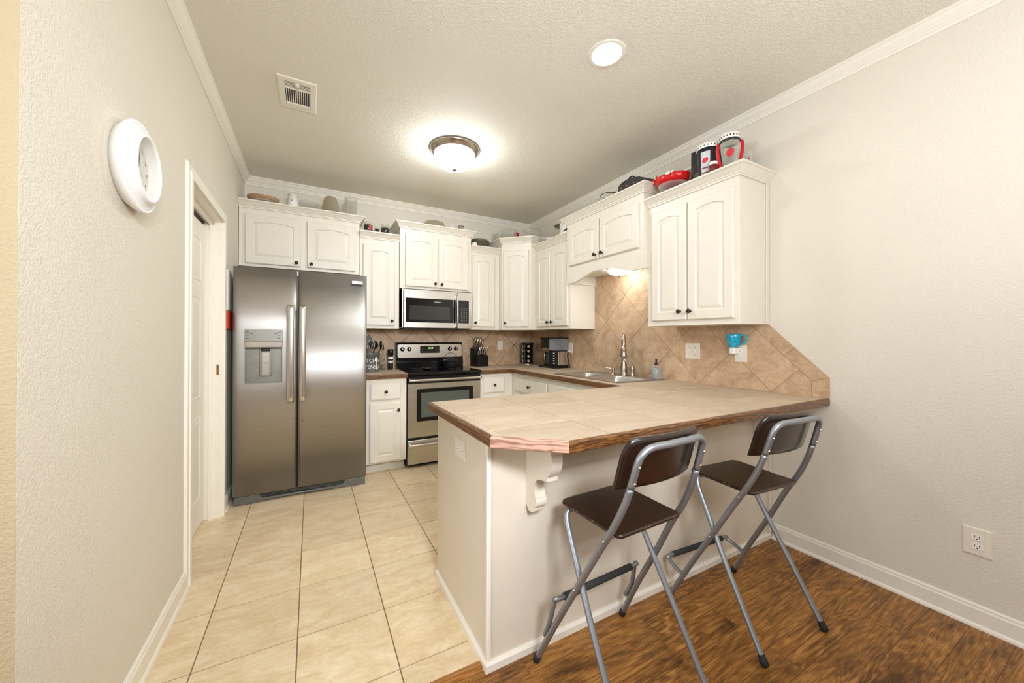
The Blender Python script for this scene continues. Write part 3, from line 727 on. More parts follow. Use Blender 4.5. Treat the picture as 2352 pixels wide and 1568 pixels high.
# ------------------------------------------------------------------ range
GX0, GX1 = -1.7545, -0.9965; GC = (GX0+GX1)/2
rg_ = thing('range', 'stainless steel electric range with black glass cooktop', 'range', (GC, -0.32, 0))
mb = MB(); mb.box(GX0, GX1, -0.575, -0.02, 0.028, 0.895, 0.003); mb.box(GX0+0.03, GX1-0.03, -0.52, -0.10, 0, 0.03); mb.build('body', 'black_enamel', rg_)
mb = MB(); mb.box(GX0-0.001, GX1+0.001, -0.640, -0.075, 0.893, 0.9225, 0.009, 3); ck = mb.build('cooktop', 'black_gloss', rg_)
for (x, y, r) in ((GC-0.20, -0.46, 0.098), (GC-0.20, -0.21, 0.075), (GC+0.19, -0.21, 0.098), (GC+0.19, -0.46, 0.078), (GC, -0.17, 0.04)):
    mb = MB(); mb.lathe([(r-0.003, 0), (r-0.003, 0.0004), (r, 0.0004), (r, 0)], (x, y, 0.9224), 40, False, False); mb.build('burner_ring', 'fridge_base_grey', ck)
# backguard
mb = MB(); P = [(-0.030, 0.895), (-0.104, 0.895), (-0.112, 0.985), (-0.086, 1.030), (-0.078, 1.190), (-0.068, 1.203), (-0.030, 1.203)]
mb.prism(P, GX0-0.003, GX1+0.003, 'x', 0.004); bg = mb.build('backguard', 'black_enamel', rg_)
BF = frame((GC, -0.088, 1.036), (1, 0, 0), (0, -1, 0.05)) @ Matrix.Rotation(-0.05, 4, 'X')
def rrect(w_, h_, r, n=5):
    out = []
    for cx, cy, a0 in ((w_/2-r, h_/2-r, 0), (-w_/2+r, h_/2-r, 90), (-w_/2+r, -h_/2+r, 180), (w_/2-r, -h_/2+r, 270)):
        out += [(cx+r*math.cos(math.radians(a0+90*i/n)), cy+r*math.sin(math.radians(a0+90*i/n))) for i in range(n+1)]
    return out
def panel_on(F, cx, cz, w_, h_, r, t0, t1, name, mat, parent):
    mb = MB(); mb.M = F; P = rrect(w_, h_, r)
    mb.rings([[(cx+x, cz+z, t0) for x, z in P], [(cx+x, cz+z, t1-0.001) for x, z in P], [(cx+x*(1-0.002/w_), cz+z*(1-0.002/h_), t1) for x, z in P]], True, True, True, False)
    return mb.build(name, mat, parent)
BF = frame((GC, -0.0885, 1.036), (1, 0, 0), (0, -1, 0))
sp = panel_on(BF, 0, 0.074, 0.738, 0.146, 0.022, -0.006, 0.006, 'control_panel', 'brushed_steel', bg)
for k, x in enumerate((-0.318, -0.244, 0.222, 0.294)):
    mb = MB(); mb.M = BF @ Matrix.Translation((x, 0.094, 0.006)); mb.lathe([(0.024, 0), (0.024, 0.004), (0.021, 0.006), (0.019, 0.020), (0.017, 0.023), (0.001, 0.023)], (0, 0, 0), 24)
    kb = mb.build('control_knob', 'black_plastic', sp)
    mb = MB(); mb.M = BF @ Matrix.Translation((x, 0.094, 0.029)); mb.box(-0.0035, 0.0035, -0.006, 0.016, 0, 0.004, 0.001); mb.build('pointer', 'white_plastic', kb)
ds = panel_on(BF, -0.013, 0.090, 0.222, 0.082, 0.008, 0.005, 0.009, 'display', 'black_gloss', sp)
mb = MB(); mb.append(text_mesh('12:19', 0.027, 0.0003), BF @ Matrix.Translation((-0.005, 0.104, 0.0096))); mb.build('clock_digits', 'display_green', ds)
for x in (-0.098, -0.080, 0.060, 0.080):
    for z in (0.070, 0.094):
        mb = MB(); mb.M = BF; mb.box(x-0.005, x+0.005, z-0.002, z+0.002, 0.009, 0.0095); mb.build('button', 'fridge_base_grey', ds)
mb = MB(); mb.append(text_mesh('FRIGIDAIRE', 0.011, 0.0003), BF @ Matrix.Translation((-0.02, 0.018, 0.0064))); mb.build('lettering', 'dispenser_grey', sp)
# oven door
RF = frame((GX0, -0.576, 0), (1, 0, 0), (0, -1, 0)); RW = GX1-GX0
mb = MB(); mb.M = RF; mb.box(0, RW, 0.292, 0.812, 0, 0.036, 0.003); od = mb.build('oven_door', 'brushed_steel', rg_)
mb = MB(); mb.M = RF; mb.box(0, RW, 0.813, 0.886, 0, 0.038, 0.004); mb.build('vent_panel', 'black_enamel', od)
panel_on(RF, RW/2, 0.602, 0.586, 0.314, 0.012, 0.035, 0.039, 'window_frame', 'black_gloss', od)
panel_on(RF, RW/2, 0.602, 0.498, 0.240, 0.004, 0.038, 0.0405, 'window_glass', 'oven_glass', od)
def bar_handle(parent, F, u0, u1, v, w0, out, r):
    mb = MB(); mb.M = F
    P = catmull([(u0, v, w0), (u0+0.004, v, w0+out*0.75), (u0+0.035, v, w0+out), (u1-0.035, v, w0+out), (u1-0.004, v, w0+out*0.75), (u1, v, w0)], 6)
    mb.tube(P, r, 12); mb.build('handle', 'handle_steel', parent)
bar_handle(od, RF, 0.028, RW-0.030, 0.847, 0.037, 0.045, 0.0135)
mb = MB(); mb.M = RF; mb.box(0, RW, 0.036, 0.266, 0, 0.035, 0.003); dw = mb.build('storage_drawer', 'brushed_steel', rg_)
bar_handle(dw, RF, 0.028, RW-0.030, 0.226, 0.034, 0.040, 0.013)

# ------------------------------------------------------------------ microwave
mw = thing('microwave', 'stainless over-range microwave under the raised wall cabinet', 'microwave', (GC, -0.19, 1.355))
MF = frame((GX0, 0, 0), (1, 0, 0), (0, -1, 0))
mb = MB(); mb.M = MF; mb.box(0, RW, 1.357, 1.7605, 0.012, 0.345, 0.003); mb.build('housing', 'brushed_steel', mw)
mb = MB(); mb.M = MF; mb.box(0.02, RW-0.02, 1.346, 1.358, 0.03, 0.34, 0.002); mb.build('underside', 'black_plastic', mw)
mb = MB(); mb.M = MF; mb.box(0.014, 0.590, 1.357, 1.752, 0.346, 0.378, 0.004); md = mb.build('door', 'brushed_steel', mw)
mb = MB(); mb.M = MF; mb.box(0.594, RW-0.003, 1.357, 1.752, 0.346, 0.378, 0.004); mp_ = mb.build('control_panel', 'brushed_steel', mw)
panel_on(MF, 0.305, 1.540, 0.545, 0.250, 0.006, 0.377, 0.380, 'window_frame', 'black_gloss', md)
panel_on(MF, 0.286, 1.516, 0.432, 0.146, 0.004, 0.379, 0.3815, 'window_glass', 'dark_window', md)
mb = MB(); mb.append(text_mesh('FRIGIDAIRE', 0.014, 0.0003), MF @ Matrix.Translation((0.365, 1.632, 0.3806))); mb.build('lettering', 'white_plastic', md)
panel_on(MF, 0.660, 1.540, 0.120, 0.250, 0.005, 0.377, 0.380, 'keypad', 'black_gloss', mp_)
mb = MB(); mb.M = MF
for r in range(7):
    for c in range(3): mb.box(0.632+c*0.026, 0.644+c*0.026, 1.440+r*0.022, 1.447+r*0.022, 0.380, 0.3806)
mb.build('key_marks', 'dispenser_grey', mp_)
mb = MB(); mb.M = MF
P = catmull([(0.566, 1.705, 0.379), (0.566, 1.70, 0.400), (0.566, 1.66, 0.416), (0.566, 1.54, 0.424), (0.566, 1.42, 0.416), (0.566, 1.38, 0.400), (0.566, 1.372, 0.379)], 6)
mb.tube(P, 0.011, 14, True, 2.3); mb.build('handle', 'handle_steel', md)

# ------------------------------------------------------------------ sink and faucet
sk = thing('sink', 'double-bowl stainless steel drop-in sink', 'sink', (-0.29, -1.72, ZC))
X0, X1, Y0, Y1 = -0.545, -0.040, -2.120, -1.320
ZR = ZC+0.004
def bowl(y0, y1, xa, xb, cell):
    """opening with rounded corners cut out of a rectangular piece of deck"""
    mb = MB(); cx, cy = (xa+xb)/2, (y0+y1)/2; n = 64
    angs = sorted([2*PI*i/n for i in range(n)]+[math.atan2(py-cy, px-cx) % (2*PI) for px, py in ((cell[0], cell[2]), (cell[1], cell[2]), (cell[1], cell[3]), (cell[0], cell[3]))])
    def sup(a, w_, h_, p=5.0):
        c, s_ = math.cos(a), math.sin(a); r = (abs(c/w_)**p+abs(s_/h_)**p)**(-1/p); return r*c, r*s_
    def ray(a):
        c, s_ = math.cos(a), math.sin(a); t = 1e9
        if c > 1e-9: t = min(t, (cell[1]-cx)/c)
        if c < -1e-9: t = min(t, (cell[0]-cx)/c)
        if s_ > 1e-9: t = min(t, (cell[3]-cy)/s_)
        if s_ < -1e-9: t = min(t, (cell[2]-cy)/s_)
        return t*c, t*s_
    hw, hh = (xb-xa)/2, (y1-y0)/2
    rs = [[(cx+ray(a)[0], cy+ray(a)[1], ZR) for a in angs]]
    for d, z in ((-0.004, ZR+0.001), (0.0, ZR-0.001), (0.006, ZR-0.008), (0.012, ZC-0.10), (0.022, ZC-0.155), (0.05, ZC-0.172)):
        rs.append([(cx+sup(a, hw-d, hh-d)[0], cy+sup(a, hw-d, hh-d)[1], z) for a in angs])
    rs.append([(cx+0.045*math.cos(a), cy+0.045*math.sin(a), ZC-0.176) for a in angs])
    mb.rings(rs, True, False, True, True)
    return mb, (cx, cy)
for k, (y0, y1, cell) in enumerate(((-1.690, -1.348, (X0, X1, -1.708, Y1)), (-2.090, -1.728, (X0, X1, Y0, -1.708)))):
    mb, c = bowl(y0, y1, -0.515, -0.165, cell); b = mb.build('bowl', 'sink_steel', sk, recalc=True)
    mb = MB(); mb.lathe([(0.001, 0.004), (0.03, 0.003), (0.042, 0.006), (0.042, 0)], (c[0], c[1], ZC-0.176), 24); mb.build('drain', 'nickel', b)
mb = sweep([(X0, Y0), (X0, Y1), (X1, Y1), (X1, Y0), (X0, Y0)], [(0.0, ZR), (0.0, ZR+0.002), (-0.004, ZR+0.003), (-0.010, ZR+0.002), (-0.010, ZR)]); mb.build('rim', 'sink_steel', sk)
mb = MB(); mb.box(X0+0.002, X1-0.002, Y0+0.002, Y0+0.012, ZC+0.0002, ZR); mb.box(X0+0.002, X1-0.002, Y1-0.012, Y1-0.002, ZC+0.0002, ZR); mb.box(X0+0.002, X0+0.012, Y0, Y1, ZC+0.0002, ZR); mb.box(X1-0.012, X1-0.002, Y0, Y1, ZC+0.0002, ZR); mb.build('rim_lip', 'sink_steel', sk)
fa = thing('faucet', 'brushed nickel pull-down faucet behind the sink bowls', 'faucet', (-0.108, -1.752, ZR))
fx, fy = -0.108, -1.752
mb = MB(); mb.lathe([(0.033, 0), (0.033, 0.006), (0.029, 0.012), (0.031, 0.04), (0.029, 0.075), (0.021, 0.125), (0.020, 0.150), (0.023, 0.158), (0.023, 0.168), (0.016, 0.172)], (fx, fy, ZR), 28); mb.build('body', 'nickel', fa)
dx, dy = -0.72, -0.69
P = catmull([(fx, fy, ZR+0.165), (fx-dx*0.006, fy-dy*0.006, ZR+0.25), (fx+dx*0.012, fy+dy*0.012, ZR+0.325), (fx+dx*0.055, fy+dy*0.055, ZR+0.362), (fx+dx*0.098, fy+dy*0.098, ZR+0.33), (fx+dx*0.112, fy+dy*0.112, ZR+0.265)], 8)
mb = MB(); mb.tube(P, [0.0195-0.005*math.sin(PI*min(1, i/(len(P)-1)*1.2)) for i in range(len(P))], 14); mb.build('spout', 'nickel', fa)
ex, ey = fx+dx*0.114, fy+dy*0.114
mb = MB(); mb.lathe([(0.026, 0.166), (0.030, 0.170), (0.030, 0.182), (0.024, 0.205), (0.024, 0.228), (0.026, 0.232), (0.026, 0.240), (0.021, 0.248), (0.018, 0.275)], (ex, ey, ZR), 24); mb.build('spray_head', 'nickel', fa)
hx, hy = -0.082, -1.826
mb = MB(); mb.lathe([(0.026, 0), (0.026, 0.005), (0.022, 0.010), (0.024, 0.03), (0.021, 0.052), (0.023, 0.056), (0.022, 0.075), (0.014, 0.088), (0.002, 0.092)], (hx, hy, ZR), 24); hb = mb.build('handle_base', 'nickel', fa)
mb = MB(); mb.tube(catmull([(hx, hy, ZR+0.080), (hx-0.010, hy+0.020, ZR+0.104), (hx-0.022, hy+0.046, ZR+0.122), (hx-0.034, hy+0.064, ZR+0.150), (hx-0.040, hy+0.074, ZR+0.172)], 6), 0.0075, 10); mb.build('lever', 'nickel', hb)
sx_, sy_ = -0.112, -1.625
sd = thing('soap_dispenser', 'small brushed nickel soap pump set in the sink deck', 'dispenser', (sx_, sy_, ZR))
mb = MB(); mb.lathe([(0.022, 0), (0.022, 0.004), (0.012, 0.010), (0.010, 0.030), (0.016, 0.040), (0.017, 0.052), (0.008, 0.060), (0.001, 0.061)], (sx_, sy_, ZR), 20); mb.build('pump', 'nickel', sd)
mb = MB(); mb.tube(catmull([(sx_, sy_, ZR+0.048), (sx_-0.025, sy_+0.030, ZR+0.054), (sx_-0.050, sy_+0.058, ZR+0.058)], 5), 0.007, 10); mb.build('nozzle', 'nickel', sd)
bx_, by_ = -0.120, -2.110
so = thing('soap_bottle', 'clear glass hand soap bottle with dark pump on the sink corner', 'bottle', (bx_, by_, ZR+0.0026))
zz = ZR+0.0026
mb = MB(); mb.lathe([(0.001, 0.003), (0.030, 0.003), (0.032, 0.006), (0.032, 0.085), (0.028, 0.090), (0.001, 0.090)], (bx_, by_, zz), 24); mb.build('liquid', 'soap_blue', so)
mb = MB(); mb.lathe([(0.001, 0.0), (0.034, 0.0), (0.036, 0.004), (0.036, 0.100), (0.034, 0.108), (0.018, 0.112), (0.015, 0.116)], (bx_, by_, zz), 28); mb.build('glass_jar', 'clear_glass', so)
mb = MB(); mb.lathe([(0.017, 0.112), (0.017, 0.130), (0.008, 0.131), (0.007, 0.150), (0.008, 0.152), (0.008, 0.164), (0.001, 0.165)], (bx_, by_, zz), 20); mb.tube([(bx_, by_, zz+0.159), (bx_-0.018, by_-0.018, zz+0.158), (bx_-0.024, by_-0.024, zz+0.152)], 0.004, 8); mb.build('pump', 'pump_brown', so)

# ------------------------------------------------------------------ lights in the room
fl_ = thing('ceiling_light', 'round flush-mount ceiling light with frosted glass bowl', 'ceiling light', (-1.57, -1.39, H))
mb = MB(); mb.lathe([(0.001, 0), (0.192, 0), (0.195, -0.006), (0.193, -0.016), (0.180, -0.026), (0.172, -0.040), (0.160, -0.048), (0.150, -0.044), (0.001, -0.044)], (-1.57, -1.39, H-0.0005), 48); mb.build('pan', 'nickel', fl_)
mb = MB(); pf = [(0.152, -0.046)]+[(0.158*math.cos(a), -0.056-0.110*math.sin(a)) for a in [PI/2*i/12 for i in range(12)]]+[(0.004, -0.166)]
mb.lathe(pf, (-1.57, -1.39, H), 40); mb.build('glass_bowl', 'flush_glow', fl_)
mb = MB(); mb.lathe([(0.020, -0.163), (0.021, -0.168), (0.014, -0.174), (0.005, -0.178), (0.004, -0.190), (0.001, -0.192)], (-1.57, -1.39, H), 20); mb.build('finial', 'nickel', fl_)
cn = thing('recessed_light', 'round recessed downlight in the ceiling over the peninsula', 'ceiling light', (-1.20, -2.69, H))
mb = MB(); mb.lathe([(0.076, -0.004), (0.094, -0.004), (0.098, -0.002), (0.098, 0.0)], (-1.20, -2.69, H), 40, False, False); mb.build('trim_ring', 'white_trim', cn)
mb = MB(); mb.lathe([(0.078, -0.003), (0.060, -0.007), (0.030, -0.009), (0.002, -0.0095)], (-1.20, -2.69, H), 40, False, True); mb.build('lens', 'can_glow', cn)
sl = thing('sink_light', 'small frosted dome light under the sink cabinet', 'light', (-0.175, -1.765, 1.872))
mb = MB(); mb.lathe([(0.001, 0), (0.105, 0), (0.105, -0.012), (0.094, -0.016), (0.001, -0.016)], (-0.175, -1.765, 1.8715), 32); mb.build('pan', 'nickel', sl)
mb = MB(); mb.lathe([(0.100, -0.016)]+[(0.102*math.cos(a), -0.018-0.046*math.sin(a)) for a in [PI/2*i/8 for i in range(8)]]+[(0.004, -0.064)], (-0.175, -1.765, 1.872), 32); mb.build('glass_bowl', 'sink_glow', sl)
mb = MB(); mb.lathe([(0.014, -0.062), (0.015, -0.066), (0.006, -0.072), (0.004, -0.082), (0.001, -0.083)], (-0.175, -1.765, 1.872), 16); mb.build('finial', 'nickel', sl)
# air vent
vt = thing('air_vent', 'white louvred air vent in the ceiling', 'vent', (-2.643, -1.540, H))
vx0, vx1, vy0, vy1 = -2.745, -2.542, -1.700, -1.382
mb = MB()
R_ = [[(vx0+d, vy0+d, H-z), (vx1-d, vy0+d, H-z), (vx1-d, vy1-d, H-z), (vx0+d, vy1-d, H-z)] for d, z in ((0, 0), (0, 0.004), (0.004, 0.007), (0.034, 0.008), (0.036, 0.001))]
mb.rings(R_, True, False, False, False); mb.build('frame', 'white_trim', vt)
mb = MB(); mb.box(vx0+0.036, vx1-0.036, vy0+0.036, vy1-0.036, H-0.0022, H-0.0008); mb.build('duct_opening', 'black_plastic', vt)
mb = MB()
for i in range(12):
    x = vx0+0.040+i*0.0112; mb.box(x, x+0.0042, vy0+0.100, vy1-0.064, H-0.0055, H-0.0025)
for k in range(4): mb.box(vx0+0.036, vx1-0.036, vy0+0.044+k*0.013, vy0+0.048+k*0.013, H-0.0055, H-0.0025)
mb.box(vx0+0.036, vx1-0.036, vy0+0.092, vy0+0.100, H-0.010, H-0.002); mb.box(vx0+0.036, vx1-0.036, vy1-0.066, vy1-0.036, H-0.010, H-0.002)
mb.box(vx0+0.090, vx0+0.112, vy0+0.034, vy0+0.062, H-0.016, H-0.008, 0.002)
mb.build('louvre', 'white_trim', vt)

# ------------------------------------------------------------------ wall clock
ck_ = thing('wall_clock', 'round white wall clock with beaded rims on the left wall', 'clock', (XL, -2.445, 1.83))
CF = Matrix.Translation((XL, -2.445, 1.83)) @ Matrix.Rotation(PI/2, 4, 'Y')       # local z points off the wall
mb = MB(); mb.M = CF; mb.lathe([(0.128, 0.001), (0.144, 0.022), (0.1500, 0.032), (0.1500, 0.037), (0.146, 0.041), (0.136, 0.042), (0.122, 0.047), (0.116, 0.052), (0.112, 0.060), (0.104, 0.062), (0.099, 0.058), (0.098, 0.026), (0.001, 0.026), (0.001, 0.001)], (0, 0, 0), 64); mb.build('case', 'clock_white', ck_)
def beads(R0, z, r, n, name):
    mb = MB(); mb.M = CF
    for i in range(n):
        a = 2*PI*i/n; mb.sphere((R0*math.cos(a), R0*math.sin(a), z), r, 8)
    mb.build(name, 'clock_white', ck_)
beads(0.144, 0.0405, 0.0030, 120, 'outer_beading'); beads(0.105, 0.0605, 0.0025, 100, 'inner_beading')
mb = MB(); mb.M = CF; mb.lathe([(0.097, 0.027), (0.001, 0.0275)], (0, 0, 0), 48, False, True); df = mb.build('dial', 'clock_face', ck_)
mb = MB()
for i in range(1, 13):
    a = PI/2-2*PI*i/12; mb.append(text_mesh(str(i), 0.020, 0.0002), CF @ Matrix.Rotation(PI/2, 4, 'Z') @ Matrix.Translation((0.078*math.cos(a), 0.078*math.sin(a), 0.0282)))
mb.build('numerals', 'ink', df)
for nm, L_, a, w_ in (('hour_hand', 0.045, -1.9, 0.004), ('minute_hand', 0.068, 1.4, 0.003)):
    mb = MB(); mb.M = CF @ Matrix.Rotation(PI/2, 4, 'Z') @ Matrix.Rotation(a, 4, 'Z'); mb.box(-0.012, L_, -w_/2, w_/2, 0.030, 0.031); mb.sphere((L_*0.6, 0, 0.0305), 0.004, 8, 0.2); mb.build(nm, 'ink', ck_)
mb = MB(); mb.M = CF; mb.lathe([(0.098, 0.055), (0.098, 0.0562), (0.001, 0.0565), (0.001, 0.0553)], (0, 0, 0), 48); mb.build('glass', 'clock_glass', ck_)

# ------------------------------------------------------------------ outlets and switch plates
def plate(name, label, F, w_, h_, kind, cat='outlet', group='electrical plates'):
    t = thing(name, label, cat, tuple(F.translation), 0, group)
    mb = MB(); mb.M = F
    R_ = [[(-w_/2+d, -h_/2+d, z), (w_/2-d, -h_/2+d, z), (w_/2-d, h_/2-d, z), (-w_/2+d, h_/2-d, z)] for d, z in ((0, 0), (0, 0.003), (0.003, 0.006))]
    mb.rings(R_, True, True, True, False); pl = mb.build('cover_plate', 'ivory_plastic', t)
    if kind == 'duplex':
        for z in (-0.020, 0.020):
            mb = MB(); mb.M = F; P = rrect(0.034, 0.028, 0.012); mb.rings([[(x, z+y, 0.006) for x, y in P], [(x, z+y, 0.0075) for x, y in P]], True, False, True, False); soc = mb.build('socket', 'white_plastic', t)
            mb = MB(); mb.M = F
            for x in (-0.0065, 0.0065): mb.box(x-0.001, x+0.001, z-0.001, z+0.007, 0.0074, 0.0078)
            mb.lathe([(0.0025, 0.0074), (0.0025, 0.0078), (0.0003, 0.0078)], (0, z-0.007, 0), 10); mb.build('slots', 'slot_dark', soc)
    else:
        for x in (-0.023, 0.023):
            mb = MB(); mb.M = F; mb.box(x-0.005, x+0.005, -0.012, 0.012, 0.005, 0.0075, 0.0005); tg = mb.build('switch', 'white_plastic', t)
            mb = MB(); mb.M = F; mb.box(x-0.003, x+0.003, 0.0, 0.008, 0.007, 0.016, 0.001); mb.build('toggle', 'white_plastic', tg)
            mb = MB(); mb.M = F
            for z in (-0.030, 0.030): mb.lathe([(0.0025, 0.0058), (0.0025, 0.0066), (0.0003, 0.0066)], (x, z, 0), 8)
            mb.build('screws', 'brass', pl)
    return t
plate('wall_outlet', 'ivory double outlet low on the right wall near the baseboard', frame((-0.0003, -3.697, 0.369), (0, -1, 0), (-1, 0, 0)), 0.082, 0.118, 'duplex')
plate('switch_plate', 'ivory two-switch plate on the backsplash right of the sink', frame((-0.0093, -2.352, 1.158), (0, -1, 0), (-1, 0, 0)), 0.118, 0.120, 'switch', 'switch')
plate('wall_outlet', 'ivory outlet on the backsplash holding the teal cup night light', frame((-0.0093, -2.705, 1.153), (0, -1, 0), (-1, 0, 0)), 0.080, 0.118, 'duplex')
plate('wall_outlet', 'ivory outlet on the brown tiles between knife block and spice rack', frame((-0.458, -0.0093, 1.163), (1, 0, 0), (0, -1, 0)), 0.074, 0.118, 'duplex')
plate('wall_outlet', 'ivory outlet on the end panel of the peninsula', frame((-1.9743, -2.590, 0.760), (0, -1, 0), (-1, 0, 0)), 0.118, 0.085, 'none')
o5 = [o for o in COL.objects if o.get('label') == 'ivory outlet on the end panel of the peninsula'][0]
F5 = frame((-1.9743, -2.590, 0.760), (0, -1, 0), (-1, 0, 0))
for x in (-0.020, 0.020):
    mb = MB(); mb.M = F5; P = rrect(0.028, 0.034, 0.012); mb.rings([[(x+a, b, 0.006) for a, b in P], [(x+a, b, 0.0075) for a, b in P]], True, False, True, False); s5 = mb.build('socket', 'white_plastic', o5)
    mb = MB(); mb.M = F5
    for z in (-0.0065, 0.0065): mb.box(x-0.004, x+0.004, z-0.001, z+0.001, 0.0074, 0.0078)
    mb.build('slots', 'slot_dark', s5)
for o in [c for c in o5.children if c.name.startswith('switch')]:
    for c in list(o.children): bpy.data.objects.remove(c)
    bpy.data.objects.remove(o)
for pl in [c for c in o5.children if c.name.startswith('cover')]:
    for c in list(pl.children): bpy.data.objects.remove(c)
plate('wall_outlet', 'ivory outlet mostly hidden behind the coffee maker', frame((-0.0093, -0.868, 1.145), (0, -1, 0), (-1, 0, 0)), 0.074, 0.118, 'duplex')
plate('wall_outlet', 'sliver of an ivory outlet between spice rack and coffee maker', frame((-0.0093, -0.352, 1.166), (0, -1, 0), (-1, 0, 0)), 0.074, 0.118, 'duplex')
nl = thing('night_light', 'teal ribbed cup-shaped plug-in night light', 'night light', (-0.055, -2.688, 1.155))
mb = MB(); mb.box(-0.075, -0.0175, -2.700, -2.664, 1.150, 1.196, 0.005); mb.build('plug_base', 'white_plastic', nl)
mb = MB(); cc = (-0.055, -2.684, 1.196)
md_ = lambda a, z: 1+0.035*abs(math.sin(9*a))*(1 if 0.006 < z < 0.078 else 0.3)
mb.lathe([(0.001, 0), (0.026, 0), (0.030, 0.006), (0.038, 0.03), (0.043, 0.06), (0.046, 0.085), (0.044, 0.089), (0.041, 0.085), (0.034, 0.03), (0.001, 0.012)], cc, 72, mod=md_); mb.build('cup', 'teal_glaze', nl)
mb = MB(); ha = (0.25, -0.97)
mb.tube(catmull([(cc[0]+ha[0]*0.043, cc[1]+ha[1]*0.043, cc[2]+0.078), (cc[0]+ha[0]*0.068, cc[1]+ha[1]*0.068, cc[2]+0.080), (cc[0]+ha[0]*0.080, cc[1]+ha[1]*0.080, cc[2]+0.058), (cc[0]+ha[0]*0.062, cc[1]+ha[1]*0.062, cc[2]+0.028), (cc[0]+ha[0]*0.038, cc[1]+ha[1]*0.038, cc[2]+0.020)], 7), 0.005, 10); mb.build('handle', 'teal_glaze', nl)

# ------------------------------------------------------------------ bar stools
def make_stool(label, flip):
    t = thing('bar_stool', label, 'stool', (0, 0, 0), 0, 'folding bar stools')
    def part(mb, name, mat, parent=t): return mb.build(name, mat, parent, keep=True)
    r = 0.0115
    def prof(z):      # depth of the back frame at height z
        pts = [(0, 0.212), (0.2, 0.112), (0.40, 0.004), (0.56, -0.080), (0.63, -0.121), (0.70, -0.155), (0.76, -0.179), (0.82, -0.197), (0.87, -0.211), (0.93, -0.227)]
        for (a, ya), (b, yb_) in zip(pts, pts[1:]):
            if z <= b: return ya+(yb_-ya)*(z-a)/(b-a)
        return pts[-1][1]
    def hw(z):
        pts = [(0, 0.236), (0.2, 0.217), (0.4, 0.202), (0.56, 0.184), (0.63, 0.180), (0.70, 0.174), (0.76, 0.168), (0.93, 0.158)]
        for (a, ya), (b, yb_) in zip(pts, pts[1:]):
            if z <= b: return ya+(yb_-ya)*(z-a)/(b-a)
        return pts[-1][1]
    # back frame: two legs running up into one looped top rail
    left = [(-hw(z), prof(z), z) for z in (0.014, 0.2, 0.4, 0.56, 0.64, 0.70, 0.76, 0.82, 0.872)]
    loop = left+[(-hw(0.9)+0.006, prof(0.90)-0.001, 0.901), (-hw(0.9)+0.030, prof(0.915)-0.004, 0.920), (-0.095, prof(0.922)-0.008, 0.926), (-0.05, prof(0.925)-0.015, 0.928), (0.0, prof(0.925)-0.017, 0.929)]
    full = loop+[(-x, y, z) for x, y, z in reversed(loop[:-1])]
    P = catmull(full, 5); n = len(P)//2
    for s_ in (-1, 1):
        mb = MB(); idx = [i for i, p in enumerate(P) if p.z <= 0.80 and p.x*s_ > 0]; mb.tube([P[i] for i in idx], r, 12); lg = part(mb, 'leg', 'stool_tube')
        mb = MB(); d = (P[idx[0]]-P[idx[1]] if s_ < 0 else P[idx[-1]]-P[idx[-2]]).normalized(); q = P[idx[0]] if s_ < 0 else P[idx[-1]]
        mb.tube([q-d*0.022, q-d*0.004, q+d*0.006, q+d*0.012], [0.0130, 0.0138, 0.0138, 0.009], 12); part(mb, 'rubber_foot', 'rubber', lg)
        mb = MB()
        for z in (0.385, 0.600): mb.sphere((s_*(hw(z)+0.010), prof(z), z), 0.0055, 8)
        part(mb, 'rivets', 'handle_steel', lg)
    mb = MB(); idx = [i for i, p in enumerate(P) if p.z >= 0.785]; mb.tube([P[i] for i in idx], r, 12); part(mb, 'top_rail', 'stool_tube')
    mb = MB()
    for s_ in (-1, 1):
        for z in (0.815, 0.868): mb.sphere((s_*(hw(z)), prof(z)-r+0.001, z), 0.0055, 8, 1, 1, 1)
    part(mb, 'backrest_screws', 'handle_steel')
    # seat frame: the other pair of legs
    for s_ in (-1, 1):
        q = [(s_*0.205, -0.212, 0.014), (s_*0.196, -0.080, 0.245), (s_*0.186, 0.006, 0.400), (s_*0.176, 0.082, 0.540), (s_*0.170, 0.104, 0.582), (s_*0.160, 0.112, 0.602), (s_*0.140, 0.112, 0.610)]
        P2 = catmull(q, 6); mb = MB(); mb.tube(P2, r*0.95, 12); lg = part(mb, 'leg', 'stool_tube')
        d = (P2[0]-P2[1]).normalized(); mb = MB(); mb.tube([P2[0]-d*0.026, P2[0]-d*0.004, P2[0]+d*0.006, P2[0]+d*0.012], [0.0128, 0.0150, 0.0150, 0.010], 12); part(mb, 'rubber_foot', 'rubber', lg)
    mb = MB(); mb.tube([(-0.150, 0.112, 0.610), (0.150, 0.112, 0.610)], r*0.95, 10); part(mb, 'seat_crossbar', 'stool_tube')
    mb = MB(); mb.tube([(-hw(0.612), prof(0.612), 0.612), (hw(0.612), prof(0.612), 0.612)], 0.006, 10); part(mb, 'hinge_rod', 'handle_steel')
    # seat board
    def seat_out(d):
        out = []
        for (x, y, rr, a0) in ((0.164-0.03, 0.158-0.03, 0.03, 0), (-0.164+0.03, 0.158-0.03, 0.03, 90), (-0.158+0.02, -0.140+0.02, 0.02, 180), (0.158-0.02, -0.140+0.02, 0.02, 270)):
            for i in range(6):
                a = math.radians(a0+18*i); out.append((x+(rr-d)*math.cos(a), y+(rr-d)*math.sin(a)))
        return out
    mb = MB(); rs = []
    for d, z in ((0.003, 0.618), (0.0, 0.621), (0.0, 0.627), (0.004, 0.631)): rs.append([(x, y, z-0.05*max(0, -y-0.10)*0+(-0.006 if y < -0.12 else 0)) for x, y in seat_out(d)])
    mb.rings(rs, True, True, True, False); st = part(mb, 'seat', 'stool_wood')
    mb = MB(); rg2 = random.Random(4)
    O_ = seat_out(-0.0004)
